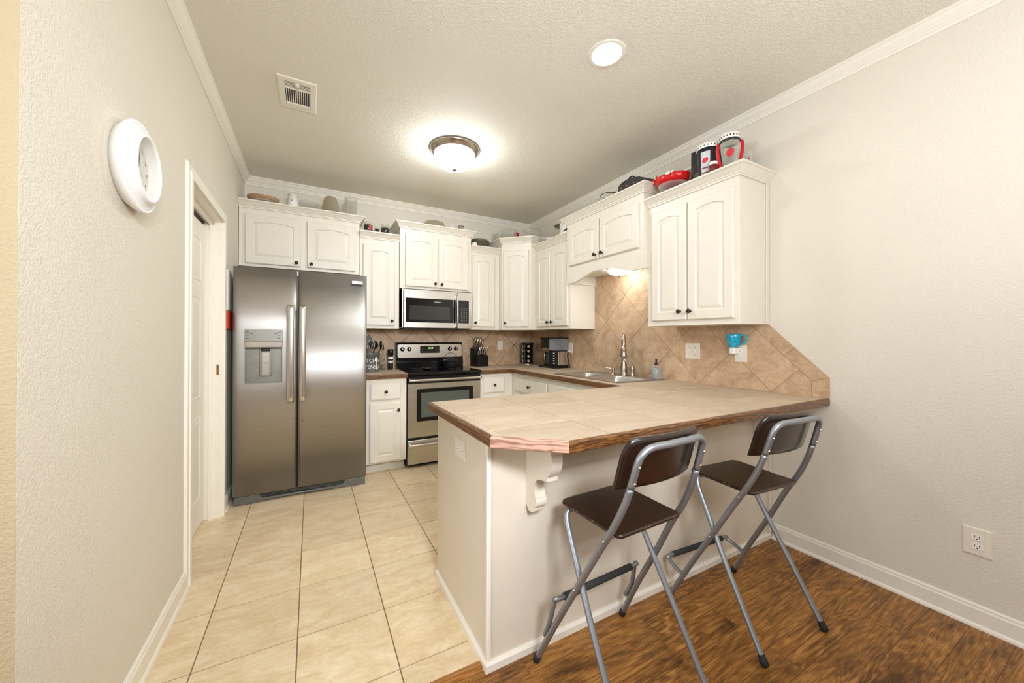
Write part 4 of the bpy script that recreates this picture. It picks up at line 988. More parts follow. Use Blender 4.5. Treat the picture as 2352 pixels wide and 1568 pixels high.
    for i in range(len(O_)):
        a, b = Vector((*O_[i], 0)), Vector((*O_[(i+1) % len(O_)], 0))
        if (b-a).length < 0.1: continue
        for k in range(16):
            if rg2.random() < 0.55: continue
            u0 = rg2.random(); u1 = min(1, u0+0.01+0.05*rg2.random()); p, q = a+(b-a)*u0, a+(b-a)*u1; z0 = 0.6265+0.002*rg2.random()
            dz = [-0.006*min(1, max(0, (0.128-v.y)/0.248)) for v in (p, q)]
            mb.f([mb.v((p.x, p.y, z0+dz[0])), mb.v((q.x, q.y, z0+dz[1])), mb.v((q.x*0.9995, q.y*0.9995, z0+0.0022+dz[1])), mb.v((p.x*0.9995, p.y*0.9995, z0+0.0022+dz[0]))])
    o = part(mb, 'worn_edge', 'stool_wood_worn', st); o['label'] = 'pale wear chips along the seat edge'
    # backrest: bent plywood, ends curling towards the sitter
    mb = MB(); nx, nz = 20, 8; Wb = 0.186
    def bk(u, v, th):
        x = u*Wb; z = 0.782+v*0.170; lim = 1.0
        yy = prof(z)+r+0.003+0.026*abs(u)**2.2-0.006*(1-u*u)
        return (x, yy+th, z-0.012*(abs(u)**3)*0)
    def corner(u, v):   # round the upper corners
        if v > 0.55 and abs(u) > 0.78:
            a = (abs(u)-0.78)/0.22; b = (v-0.55)/0.45; m = max(a, b)
            if m > 0:
                k = m/math.hypot(a, b) if math.hypot(a, b) > 0 else 1
                a, b = a*k, b*k; return math.copysign(0.78+0.22*a, u), 0.55+0.45*b
        return u, v
    G = {}
    for th in (0, 1):
        for i in range(nx+1):
            for j in range(nz+1):
                u, v = corner(-1+2*i/nx, j/nz); G[th, i, j] = mb.v(bk(u, v, th*0.010))
    for i in range(nx):
        for j in range(nz):
            mb.f([G[0, i, j], G[0, i+1, j], G[0, i+1, j+1], G[0, i, j+1]], True); mb.f([G[1, i, j], G[1, i, j+1], G[1, i+1, j+1], G[1, i+1, j]], True)
    for i in range(nx):
        for j in (0, nz): mb.f([G[0, i, j], G[0, i+1, j], G[1, i+1, j], G[1, i, j]])
    for j in range(nz):
        for i in (0, nx): mb.f([G[0, i, j], G[0, i, j+1], G[1, i, j+1], G[1, i, j]])
    part(mb, 'backrest', 'stool_wood')
    # footrest: bent tube with foam grip, folded down or up
    if not flip: a_pt, b_pt = (0.142, 0.145), (0.235, 0.182)
    else: a_pt, b_pt = (0.150, 0.122), (0.085, 0.292)
    hb_ = hw(0.14)-0.004
    q = [(-hb_, a_pt[0], a_pt[1]), (-hb_-0.003, a_pt[0]+(b_pt[0]-a_pt[0])*0.5, a_pt[1]+(b_pt[1]-a_pt[1])*0.4), (-hb_+0.006, b_pt[0]-(0.01 if not flip else -0.01), b_pt[1]-0.008), (-hb_+0.035, b_pt[0], b_pt[1])]
    fp = q+[(-x, y, z) for x, y, z in reversed(q)]
    if flip: fp = [(x, y+0.024, z) for x, y, z in fp]
    P3 = catmull(fp, 6); mb = MB(); mb.tube(P3, 0.009, 10); fo = part(mb, 'footrest', 'stool_tube')
    fy_, fz_ = fp[3][1], fp[3][2]
    mb = MB(); mb.tube([(-0.178, fy_, fz_), (0.178, fy_, fz_)], 0.0128, 14); part(mb, 'foam_grip', 'foam_grip', fo)
    return t
s1 = make_stool('folding bar stool with dark seat nearer the cut counter corner', True)
s1.location = (-1.550, -3.135, 0); s1.rotation_euler = (0, 0, math.radians(2))
s2 = make_stool('folding bar stool with dark seat closer to the right wall', False)
s2.location = (-0.815, -3.167, 0); s2.rotation_euler = (0, 0, math.radians(-4))

# ------------------------------------------------------------------ things on the counters
ZT = ZC+0.0003
# utensil crock
kx, ky = -2.050, -0.285
cr = thing('utensil_crock', 'grey metal utensil crock with white lettering beside the refrigerator', 'crock', (kx, ky, ZT))
mb = MB(); mb.lathe([(0.001, 0), (0.088, 0), (0.090, 0.004), (0.090, 0.168), (0.094, 0.170), (0.094, 0.182), (0.089, 0.184), (0.086, 0.180), (0.086, 0.006), (0.001, 0.006)], (kx, ky, ZT), 40); mb.build('pot', 'galvanised', cr)
def wrap_text(body, size, ang, z, R0):
    me = text_mesh(body, size, 0.0004); mb = MB()
    for v in me.vertices:
        a = ang+v.co.x/R0; v.co = Vector((kx+(R0+v.co.z)*math.sin(a), ky-(R0+v.co.z)*math.cos(a), ZT+z+v.co.y))
    mb.append(me, Matrix.Identity(4)); return mb
lt = thing_letters = None
FA = 0.13
for body, a, z, sz in (('KITCH', FA-0.40, 0.110, 0.050), ('N', FA+0.70, 0.110, 0.050), ('UTENS', FA-0.40, 0.050, 0.048), ('LS', FA+0.72, 0.050, 0.048)):
    wrap_text(body, sz, a, z, 0.0912).build('lettering', 'label_white', cr)
mb = MB()
def on_crock(a, z, o): return (kx+(0.0908+o)*math.sin(a), ky-(0.0908+o)*math.cos(a), ZT+z)
for o in (0.0, 0.0012):
    pass
out = [(0.035*0.42*math.cos(q)/0.0908, 0.120+0.022*math.sin(q)) for q in [math.radians(-60+300*i/18) for i in range(19)]]
pts = [(0.0052/0.0908, 0.100), (0.0042/0.0908, 0.062), (0.008/0.0908, 0.034), (0.006/0.0908, 0.024), (-0.006/0.0908, 0.024), (-0.008/0.0908, 0.034), (-0.0042/0.0908, 0.062), (-0.0052/0.0908, 0.100)]
ov = [(0.0165*math.cos(q)/0.0908, 0.124+0.024*math.sin(q)) for q in [math.radians(-70-220*i/16+360*0) for i in range(0)]]
el = [(0.0165*math.cos(math.radians(250-320*i/20))/0.0908, 0.122+0.024*math.sin(math.radians(250-320*i/20))) for i in range(21)]
ring = pts[:4]+pts[4:]+el
A_ = [mb.v(on_crock(FA+0.41+a, z, 0.0016)) for a, z in ring]; mb.f(A_)
mb.build('spoon_emblem', 'label_white', cr)
def utensil(name, label, base, tip, head):
    t = thing(name, label, 'utensil', (base[0], base[1], ZT+0.007), 0, 'utensils in the crock')
    return t
def handle_to(t, *a, r=None, mat=None, name='handle'):
    a = list(a); nm = name
    if isinstance(a[-1], str) and isinstance(a[-2], str): nm = a.pop()
    mat = a.pop(); r = a.pop(); name = nm
    mb = MB(); mb.tube(a, r, 8); mb.build(name, mat, t)
zb = ZT+0.009
t = utensil('ladle', 'black ladle with round bowl standing in the crock', (kx+0.02, ky+0.03), None, None)
handle_to(t, (kx+0.02, ky+0.03, zb), (kx+0.045, ky+0.050, ZT+0.235), 0.006, 'black_plastic')
mb = MB(); mb.sphere((kx+0.042, ky+0.040, ZT+0.262), 0.042, 20, 1.05, 1.0, 0.55); mb.build('ladle_bowl', 'black_plastic', t)
t = utensil('serving_spoon', 'black spoon seen edge-on behind the ladle in the crock', (kx+0.045, ky+0.0), None, None)
handle_to(t, (kx+0.045, ky-0.012, zb), (kx+0.076, ky-0.008, ZT+0.186), (kx+0.100, ky-0.002, ZT+0.225), 0.005, 'black_plastic')
mb = MB(); mb.sphere((kx+0.103, ky-0.002, ZT+0.265), 0.046, 16, 1.0, 0.28, 0.55); mb.build('spoon_bowl', 'black_plastic', t)
t = utensil('whisk', 'wire whisk standing upright in the crock', (kx-0.005, ky-0.03), None, None)
handle_to(t, (kx-0.005, ky-0.03, zb), (kx+0.000, ky-0.040, ZT+0.19), 0.007, 'handle_steel')
mb = MB()
for k in range(5):
    a = PI*k/5; ca, sa = math.cos(a), math.sin(a)
    P = [(kx+0.037*s_*ca, ky-0.040+0.037*s_*sa, ZT+0.185+z) for s_, z in ((0.15, 0), (0.7, 0.03), (1, 0.07), (0.75, 0.11), (0, 0.132), (-0.75, 0.11), (-1, 0.07), (-0.7, 0.03), (-0.15, 0))]
    mb.tube(catmull(P, 4), 0.0013, 6)
mb.build('wires', 'handle_steel', t)
t = utensil('spatula', 'black slotted turner leaning toward the refrigerator in the crock', (kx-0.03, ky+0.02), None, None)
handle_to(t, (kx-0.03, ky+0.035, zb), (kx-0.020, ky+0.070, ZT+0.25), 0.006, 'black_plastic')
mb = MB(); mb.M = Matrix.Translation((kx-0.020, ky+0.074, ZT+0.295)) @ Matrix.Rotation(-0.5, 4, 'Y'); mb.box(-0.055, 0.055, -0.003, 0.003, -0.05, 0.05, 0.003); mb.build('blade', 'black_plastic', t)
t = utensil('tongs', 'steel tongs handle leaning out of the crock front', (kx-0.02, ky-0.05), None, None)
handle_to(t, (kx-0.025, ky-0.055, zb+0.1), (kx-0.065, ky-0.075, ZT+0.255), 0.0045, 'handle_steel', 'arm'); handle_to(t, (kx-0.020, ky-0.050, zb), (kx-0.025, ky-0.055, zb+0.105), 0.0045, 'handle_steel', 'arm')
# bottles
ox, oy = -1.895, -0.115
t = thing('oil_bottle', 'glass oil bottle with dark spout and green oil beside the crock', 'bottle', (ox, oy, ZT), 0, 'bottles beside the range')
mb = MB(); mb.lathe([(0.001, 0.003), (0.026, 0.003), (0.027, 0.02), (0.027, 0.055), (0.001, 0.055)], (ox, oy, ZT), 20); mb.build('oil', 'oil_green', t)
mb = MB(); mb.lathe([(0.001, 0), (0.029, 0), (0.030, 0.004), (0.030, 0.135), (0.024, 0.155), (0.012, 0.175), (0.011, 0.205), (0.013, 0.208), (0.013, 0.214)], (ox, oy, ZT), 24); mb.build('glass', 'clear_glass', t)
mb = MB(); mb.lathe([(0.012, 0.212), (0.010, 0.222), (0.005, 0.228), (0.004, 0.262), (0.001, 0.263)], (ox, oy, ZT), 14); mb.build('pour_spout', 'bronze', t)
ox, oy = -1.825, -0.135
t = thing('pepper_mill', 'seasoning grinder with black cap and white label left of the range', 'grinder', (ox, oy, ZT), 0, 'bottles beside the range')
mb = MB(); mb.lathe([(0.001, 0), (0.024, 0), (0.026, 0.003), (0.026, 0.150), (0.001, 0.150)], (ox, oy, ZT), 24); mb.build('glass', 'dark_pan', t)
mb = MB(); mb.lathe([(0.0262, 0.070), (0.0266, 0.0705), (0.0266, 0.134), (0.0262, 0.1345)], (ox, oy, ZT), 24, False, False); mb.build('label', 'paper_white', t)
mb = MB(); mb.lathe([(0.0267, 0.094), (0.0269, 0.0942), (0.0269, 0.110), (0.0267, 0.1102)], (ox, oy, ZT), 24, False, False); mb.build('label_stripe', 'black_plastic', t)
mb = MB(); mb.lathe([(0.026, 0.150), (0.030, 0.152), (0.030, 0.212), (0.027, 0.215), (0.001, 0.215)], (ox, oy, ZT), 24); mb.build('cap', 'black_plastic', t)
# pot on the cooktop
px_, py_, pz = GC+0.185, -0.225, 0.9230
t = thing('cooking_pot', 'small black cast pot with wire bail on the rear right burner', 'pot', (px_, py_, pz))
mb = MB(); mb.lathe([(0.001, 0), (0.060, 0), (0.070, 0.010), (0.080, 0.040), (0.083, 0.075), (0.085, 0.078), (0.083, 0.081), (0.062, 0.094), (0.030, 0.101), (0.001, 0.102)], (px_, py_, pz), 36); mb.build('pot_body', 'dark_pan', t)
mb = MB(); mb.lathe([(0.006, 0.100), (0.006, 0.106), (0.013, 0.110), (0.013, 0.116), (0.001, 0.118)], (px_, py_, pz), 16); mb.build('lid_knob', 'black_plastic', t)
mb = MB(); mb.tube([(px_+0.084*math.cos(a), py_, pz+0.072+0.094*math.sin(a)) for a in [PI*i/24 for i in range(25)]], 0.0025, 8); mb.build('bail_handle', 'black_plastic', t)
t = thing('spoon_rest', 'small black spoon rest on the middle of the cooktop', 'spoon rest', (GC-0.125, -0.40, pz), 0.4)
mb = MB(); mb.M = Matrix.Translation((GC-0.125, -0.40, pz)); mb.lathe([(0.001, 0), (0.030, 0), (0.046, 0.010), (0.050, 0.022), (0.047, 0.022), (0.030, 0.006), (0.001, 0.005)], (0, 0, 0), 24, sx=1.15); mb.build('dish', 'black_gloss', t)
mb = MB(); mb.M = Matrix.Translation((GC-0.125, -0.40, pz)); mb.tube(catmull([(-0.070, -0.01, 0.030), (-0.02, 0, 0.018), (0.03, 0.01, 0.022), (0.080, 0.03, 0.034)], 5), 0.006, 8, True, 0.6); mb.build('rest_handle', 'black_plastic', t)
# knife block
bx0, by0 = -0.795, -0.125
t = thing('knife_block', 'black knife block right of the range', 'knife block', (bx0, by0, ZT), math.radians(12))
KB = Matrix.Translation((bx0, by0, ZT)) @ Matrix.Rotation(math.radians(12), 4, 'Z')
mb = MB(); mb.M = KB; mb.prism([(0.070, 0), (-0.080, 0), (-0.080, 0.126), (-0.015, 0.132), (-0.008, 0.205), (0.070, 0.222)], -0.078, 0.078, 'x', 0.004); kb_ = mb.build('block', 'black_plastic', t)
def knife(x, y, z, L_, lean, r=0.008):
    k = thing('knife', '', 'knife', (0, 0, 0), 0, 'knives in the block')
    p = KB @ Vector((x, y, z)); k.location = p; d = KB.to_3x3() @ Vector((lean, -0.28, 0.96)).normalized()
    mb = MB(); mb.tube([p+d*0.001, p+d*0.006, p+d*L_*0.5, p+d*L_], [r*0.7, r*0.9, r, r*0.92], 10, True, 0.7); h_ = mb.build('handle', 'handle_steel', k)
    mb = MB(); mb.tube([p+d*L_*0.15+Vector((r*0.55, 0, 0)), p+d*L_*0.8+Vector((r*0.55, 0, 0))], r*0.75, 8, True, 0.6); mb.build('grip', 'black_plastic', k)
    return k
names = ['far left', 'second from the left', 'third from the left', 'fourth from the left', 'far right']
for i in range(4):
    k = knife(-0.052+i*0.036, 0.036, 0.214, 0.140-0.030*(i == 3), (-0.02, 0.02, 0.05, 0.07)[i], 0.0100); k['label'] = 'tall chef knife handle in the upper row of the block, %s' % ['leftmost', 'second from left', 'third from left', 'rightmost'][i]
for i in range(5):
    k = knife(-0.056+i*0.029, -0.046, 0.131, 0.105, (0.16, 0.03, 0.05, 0.03, 0.05)[i], 0.0085); k['label'] = 'slim steak knife handle in the lower row of the block, %s' % ['leftmost', 'second from left', 'in the centre', 'second from right', 'rightmost'][i]
# spice carousel
cx_, cy_ = -0.140, -0.155
t = thing('spice_rack', 'round black spice carousel with four tiers of jars in the counter corner', 'spice rack', (cx_, cy_, ZT))
mb = MB(); mb.lathe([(0.001, 0), (0.088, 0), (0.088, 0.014), (0.080, 0.016), (0.001, 0.016)], (cx_, cy_, ZT), 36); mb.build('base', 'handle_steel', t)
mb = MB(); mb.lathe([(0.001, 0.016), (0.036, 0.016), (0.036, 0.262), (0.084, 0.262), (0.084, 0.272), (0.078, 0.276), (0.001, 0.276)], (cx_, cy_, ZT), 36)
for k in range(6):
    a = 2*PI*(k+0.5)/6+0.15; mb.M = Matrix.Translation((cx_, cy_, ZT)) @ Matrix.Rotation(a, 4, 'Z'); mb.box(0.040, 0.082, -0.004, 0.004, 0.016, 0.264)
mb.M = Matrix.Identity(4); mb.build('frame', 'black_plastic', t)
jar0 = None
for tier in range(4):
    for k in range(6):
        a = 2*PI*k/6+0.15; d = Vector((math.cos(a), math.sin(a), 0)); c = Vector((cx_, cy_, ZT+0.048+0.061*tier))
        if d.dot(Vector((-0.5, -0.86, 0))) < -0.2: continue
        tierw = ['bottom', 'second lowest', 'second highest', 'top'][tier]
        sidew = 'facing the room' if d.dot(Vector((-0.5, -0.86, 0))) > 0.85 else ('on its knife block side' if d.x < -0.2 and d.y > -0.6 else 'on its coffee maker side')
        if jar0 is None:
            j = thing('spice_jar', '', 'jar', (0, 0, 0), 0, 'spice jars on the carousel')
            mb = MB(); mb.M = Matrix.Rotation(PI/2, 4, 'Y'); mb.lathe([(0.001, 0.044), (0.020, 0.044), (0.021, 0.048), (0.021, 0.066), (0.001, 0.066)], (0, 0, 0), 18); mb.build('jar_body', 'spice_tan', j, keep=True)
            mb = MB(); mb.M = Matrix.Rotation(PI/2, 4, 'Y'); mb.lathe([(0.022, 0.066), (0.0225, 0.068), (0.0225, 0.078), (0.021, 0.080), (0.001, 0.080)], (0, 0, 0), 18); mb.build('lid', 'black_gloss', j, keep=True)
            mb = MB(); mb.M = Matrix.Rotation(PI/2, 4, 'Y'); mb.lathe([(0.016, 0.0802), (0.001, 0.0806)], (0, 0, 0), 14, False, True); mb.build('lid_label', 'spice_tan', j, keep=True)
            jar0 = j; j.location = c; j.rotation_euler = (0, 0, a)
        else: j = dup(jar0, c, a)
        j['label'] = 'spice jar, %s tier of the carousel, %s' % (tierw, sidew)
# coffee maker
cm = thing('coffee_maker', 'black and steel drip coffee maker with clear water tank in front of the tile wall', 'coffee maker', (-0.155, -0.700, ZT), 0)
CM = Matrix.Translation((-0.020, -0.845, ZT))          # right rear corner against the tile; long side runs back along the wall
def cmb(x0, x1, y0, y1, z0, z1, b=0.004, seg=2):
    mb = MB(); mb.M = CM; mb.box(x0, x1, y0, y1, z0, z1, b, seg); return mb
cmb(-0.195, 0.0, -0.002, 0.315, 0, 0.026, 0.008).build('base', 'black_plastic', cm)
cmb(-0.178, -0.004, 0.004, 0.130, 0.026, 0.196, 0.006).build('housing', 'black_plastic', cm)
cmb(-0.120, -0.012, -0.001, 0.006, 0.034, 0.188, 0.001, 1).build('steel_front', 'brushed_steel', cm)
cmb(-0.142, -0.124, -0.002, 0.006, 0.034, 0.188, 0.002, 1).build('edge_strip', 'handle_steel', cm)
cmb(-0.178, -0.006, 0.006, 0.128, 0.198, 0.330, 0.006).build('water_tank', 'water_tank', cm)
cmb(-0.170, -0.010, 0.135, 0.300, 0.225, 0.330, 0.006).build('brew_basket', 'black_plastic', cm)
cmb(-0.050, -0.006, 0.13, 0.300, 0.026, 0.230, 0.004).build('rear_column', 'black_plastic', cm)
cmb(-0.186, 0.0, -0.002, 0.308, 0.330, 0.344, 0.006).build('lid', 'black_plastic', cm)
for k in range(5):
    mb = MB(); mb.M = CM; mb.box(-0.181, -0.177, 0.020, 0.044, 0.050+k*0.028, 0.062+k*0.028); mb.build('button', 'white_plastic', cm)
mb = MB(); mb.M = CM; mb.lathe([(0.001, 0.027), (0.060, 0.027), (0.070, 0.045), (0.070, 0.110), (0.055, 0.150), (0.050, 0.170), (0.052, 0.176), (0.001, 0.178)], (-0.105, 0.222, 0), 28); cf = mb.build('carafe', 'dark_window', cm)
mb = MB(); mb.M = CM; mb.tube(catmull([(-0.155, 0.200, 0.165), (-0.198, 0.180, 0.160), (-0.204, 0.178, 0.110), (-0.186, 0.184, 0.050)], 6), 0.008, 10); mb.build('carafe_handle', 'nickel', cf)
t = thing('power_plug', 'white power plug with black cord under the outlet behind the coffee maker', 'plug', (-0.03, -0.868, 1.118))
mb = MB(); mb.box(-0.047, -0.0175, -0.884, -0.852, 1.098, 1.124, 0.004); mb.build('plug', 'white_plastic', t)
mb = MB(); mb.tube(catmull([(-0.045, -0.868, 1.105), (-0.060, -0.872, 1.06), (-0.040, -0.880, 0.98), (-0.022, -0.874, 0.935), (-0.018, -0.850, 0.926)], 6), 0.004, 8); mb.build('cord', 'black_plastic', t)

# ------------------------------------------------------------------ things on top of the wall cabinets
ZLo, ZHi = 2.297-0.0077, 2.432-0.0077
def glassware(name, label, cat, c, prof, mat='clear_glass', sx=1.0, sy=1.0, n=32, group='glassware on the cabinet tops'):
    t = thing(name, label, cat, c, 0, group); mb = MB(); mb.lathe(prof, c, n, sx=sx, sy=sy); mb.build('vessel', mat, t); return t
def cup(r, h_, th=0.004, base=0.008, flare=1.0): return [(0.001, 0), (r*0.9, 0), (r, 0.006), (r*flare, h_), (r*flare-th, h_), (r-th, base), (0.001, base)]
def ear(t, c, r, h_, ang, mat, out=0.03, rr=0.005):
    d = (math.cos(ang), math.sin(ang)); mb = MB()
    mb.tube(catmull([(c[0]+d[0]*(r-0.003), c[1]+d[1]*(r-0.003), c[2]+h_*0.82), (c[0]+d[0]*(r+out), c[1]+d[1]*(r+out), c[2]+h_*0.8), (c[0]+d[0]*(r+out), c[1]+d[1]*(r+out), c[2]+h_*0.3), (c[0]+d[0]*(r-0.003), c[1]+d[1]*(r-0.003), c[2]+h_*0.24)], 6), rr, 8); mb.build('handle', mat, t)
# over the fridge
t = thing('serving_dish', 'oval glass dish in a brown wicker holder on the cabinet over the refrigerator', 'dish', (-2.95, -0.21, ZHi), 0)
mb = MB(); mb.lathe([(0.001, 0), (0.085, 0), (0.095, 0.03), (0.112, 0.055), (0.112, 0.06), (0.10, 0.06), (0.085, 0.01), (0.001, 0.006)], (-2.95, -0.21, ZHi), 36, sy=0.7); mb.build('dish', 'clear_glass', t)
mb = MB(); mb.lathe([(0.098, 0.055), (0.118, 0.060), (0.122, 0.085), (0.116, 0.088), (0.096, 0.088), (0.096, 0.07)], (-2.95, -0.21, ZHi), 36, False, False, sy=0.7); mb.build('wicker_rim', 'wicker', t)
c = (-2.72, -0.22, ZHi); t = glassware('canister', 'white ceramic canister with small dark print over the refrigerator', 'canister', c, cup(0.041, 0.150), 'white_ceramic', group='crockery on the cabinet tops')
mb = MB()
for (a, z) in ((-0.35, 0.095), (-0.15, 0.088), (-0.02, 0.100), (-0.28, 0.080)): mb.sphere((c[0]+0.0405*math.sin(a), c[1]-0.0405*math.cos(a), c[2]+z), 0.004, 8)
mb.build('print', 'ink', t)
c = (-2.592, -0.20, ZHi); t = glassware('glass_bowl', 'low clear glass bowl with a side lug between canister and inverted vase', 'bowl', c, [(0.001, 0), (0.05, 0), (0.072, 0.03), (0.080, 0.075), (0.082, 0.105), (0.078, 0.106), (0.066, 0.03), (0.001, 0.006)])
ear(t, c, 0.080, 0.09, -0.4, 'clear_glass', 0.014)
c = (-2.405, -0.22, ZHi); glassware('glass_vase', 'inverted frosted glass vase on the cabinet over the refrigerator', 'vase', c, [(0.079, 0), (0.080, 0.02), (0.077, 0.07), (0.068, 0.13), (0.052, 0.175), (0.040, 0.185), (0.001, 0.187)], 'frosted_glass')
c = (-2.225, -0.22, ZHi); t = glassware('glass_pitcher', 'tall clear glass pitcher at the right end over the refrigerator', 'pitcher', c, cup(0.055, 0.205, 0.004, 0.02, 1.06)); ear(t, c, 0.056, 0.19, 2.6, 'clear_glass', 0.022)
# left of the microwave cabinet
c = (-2.060, -0.20, ZLo); t = glassware('glass_mug', 'clear glass mug with red and dark print on the narrow cabinet', 'mug', c, cup(0.040, 0.138)); ear(t, c, 0.040, 0.12, -0.5, 'clear_glass', 0.022)
mb = MB(); mb.lathe([(0.0405, 0.05), (0.041, 0.0505), (0.041, 0.105), (0.0405, 0.1055)], c, 24, False, False)
bmesh.ops.delete(mb.bm, geom=[f for f in mb.bm.faces if f.calc_center_median().y > c[1]-0.012], context='FACES'); mb.build('print', 'dark_window', t)
mb = MB(); mb.M = Matrix.Translation((c[0]+0.012, c[1]-0.0405, c[2]+0.075)); mb.box(-0.010, 0.012, -0.001, 0.002, -0.022, 0.024, 0.0005); mb.build('red_print', 'red_plastic', t)
c = (-1.972, -0.16, ZLo); glassware('shot_glass', 'small dark tumbler between the two glass mugs', 'glass', c, cup(0.024, 0.092), 'dark_window')
c = (-1.895, -0.20, ZLo); t = glassware('glass_mug', 'clear glass mug with dark print right of the small dark tumbler', 'mug', c, cup(0.040, 0.140)); ear(t, c, 0.040, 0.12, 0.0, 'clear_glass', 0.022)
mb = MB(); mb.lathe([(0.0405, 0.04), (0.041, 0.0405), (0.041, 0.095), (0.0405, 0.0955)], c, 24, False, False)
bmesh.ops.delete(mb.bm, geom=[f for f in mb.bm.faces if f.calc_center_median().y > c[1]-0.012], context='FACES'); mb.build('print', 'dark_window', t)
# above the microwave
ZM = 2.440-0.0077
c = (-1.364, -0.18, ZM); glassware('glass_dome', 'oval smoky glass dome above the microwave', 'dome', c, [(0.124, 0), (0.124, 0.01), (0.118, 0.07), (0.10, 0.105), (0.05, 0.122), (0.001, 0.124)], 'frosted_glass', sy=0.7)
c = (-1.160, -0.18, ZM); glassware('candle', 'thin white taper candle above the microwave', 'candle', c, [(0.001, 0), (0.006, 0), (0.006, 0.115), (0.002, 0.12)], 'white_ceramic', n=12, group='crockery on the cabinet tops')
c = (-1.052, -0.18, ZM); t = glassware('shot_glass', 'small clear tumbler with a red band above the microwave', 'glass', c, cup(0.036, 0.115))
mb = MB(); mb.lathe([(0.0355, 0.095), (0.0365, 0.096), (0.0365, 0.102), (0.0355, 0.103)], c, 24, False, False); mb.build('band', 'maroon', t)
# right of the microwave
c = (-0.820, -0.175, ZLo-0.003); t = thing('casserole_dish', 'smoky green glass casserole with lid beside the microwave cabinet', 'casserole', c, 0, 'glassware on the cabinet tops')
mb = MB(); mb.lathe([(0.001, 0), (0.09, 0), (0.108, 0.02), (0.116, 0.085), (0.124, 0.088), (0.124, 0.094), (0.001, 0.095)], c, 36); mb.build('dish', 'green_glass', t)
mb = MB(); mb.lathe([(0.120, 0.095), (0.118, 0.105), (0.09, 0.125), (0.03, 0.137), (0.001, 0.138)], c, 36); ld = mb.build('lid', 'green_glass', t)
mb = MB(); mb.tube([(c[0]-0.03+0.026*math.cos(a), c[1], c[2]+0.137+0.058*math.sin(a)) for a in [PI*i/12 for i in range(13)]], 0.004, 8); mb.build('lid_handle', 'clear_glass', ld)
c = (-0.928, -0.285, ZLo-0.003); glassware('ramekin', 'small white ramekin in front of the green casserole', 'ramekin', c, cup(0.030, 0.056), 'white_ceramic', group='crockery on the cabinet tops')
# corner cabinet
ZE = 2.3923
c = (-0.575, -0.10, ZE); glassware('glass_tumbler', 'tall clear tumbler at the back of the corner cabinet', 'glass', c, cup(0.030, 0.15))
cutm = lambda a, z: 1+0.03*abs(math.sin(10*a))
def cut_bowl(label, c, r, k):
    t = thing('cut_glass_bowl', label, 'bowl', c, 0, 'glassware on the cabinet tops'); mb = MB()
    mb.lathe([(0.001, 0), (r*0.6, 0), (r*0.72, 0.012), (r*0.95, 0.05*k), (r, 0.085*k), (r*0.93, 0.09*k), (r*0.86, 0.135*k), (r*0.9, 0.14*k), (r*0.82, 0.142*k), (r*0.8, 0.09*k), (r*0.6, 0.02), (0.001, 0.014)], c, 80, mod=cutm); mb.build('vessel', 'clear_glass', t)
cut_bowl('cut glass bowl on the corner cabinet nearer the range', (-0.478, -0.27, ZE), 0.100, 1.08)
cut_bowl('cut glass bowl on the corner cabinet nearer the right wall', (-0.225, -0.405, ZE), 0.116, 1.12)
c = (-0.345, -0.225, ZE); t = thing('red_jar', 'small dark jar with red lid between the two cut glass bowls', 'jar', c)
mb = MB(); mb.lathe([(0.001, 0), (0.028, 0), (0.030, 0.004), (0.030, 0.10), (0.001, 0.10)], c, 20); mb.build('jar', 'dark_pan', t)
mb = MB(); mb.lathe([(0.033, 0.10), (0.034, 0.104), (0.034, 0.15), (0.031, 0.154), (0.001, 0.154)], c, 20); mb.build('lid', 'red_plastic', t)
# over the coffee maker
c = (-0.275, -0.725, ZLo+0.003); glassware('glass_jar', 'pair-side clear round jar low in the corner beside the corner cabinet', 'jar', c, cup(0.040, 0.085))
[o for o in COL.objects if o.get('label', '').startswith('pair-side')][0]['label'] = 'clear round glass jar tucked against the corner cabinet side'
c = (-0.235, -0.815, ZLo+0.003); t = thing('serving_plate', 'white plate lying on a dark pan in front of the copper cake stand', 'plate', (c[0], c[1], c[2]+0.0405), 0, 'crockery on the cabinet tops')
p = (c[0], c[1], c[2]); q = thing('baking_pan', 'dark pan under the white plate on the cabinet over the coffee maker', 'pan', p)
mb = MB(); mb.lathe([(0.001, 0), (0.062, 0), (0.074, 0.040), (0.070, 0.040), (0.058, 0.005), (0.001, 0.004)], p, 28, sy=0.75); mb.build('pan', 'dark_pan', q)
mb = MB(); mb.lathe([(0.001, 0.0405), (0.06, 0.0405), (0.088, 0.050), (0.088, 0.053), (0.06, 0.045), (0.001, 0.045)], p, 36, sy=0.85); mb.build('plate', 'white_ceramic', t)
c = (-0.125, -0.900, ZLo+0.003); t = thing('cake_stand', 'smoky glass cake stand on a copper stem over the coffee maker', 'cake stand', c)
mb = MB(); mb.lathe([(0.001, 0), (0.05, 0), (0.05, 0.006), (0.016, 0.018), (0.012, 0.06), (0.018, 0.08), (0.010, 0.11), (0.012, 0.178), (0.001, 0.178)], c, 24); mb.build('stem', 'copper', t)
mb = MB(); mb.lathe([(0.001, 0.178), (0.105, 0.184), (0.110, 0.192), (0.106, 0.192), (0.001, 0.186)], c, 40); mb.build('glass_plate', 'green_glass', t)
mb = MB(); mb.sphere((c[0], c[1], c[2]+0.200), 0.012, 10); mb.build('top_knob', 'clear_glass', t)
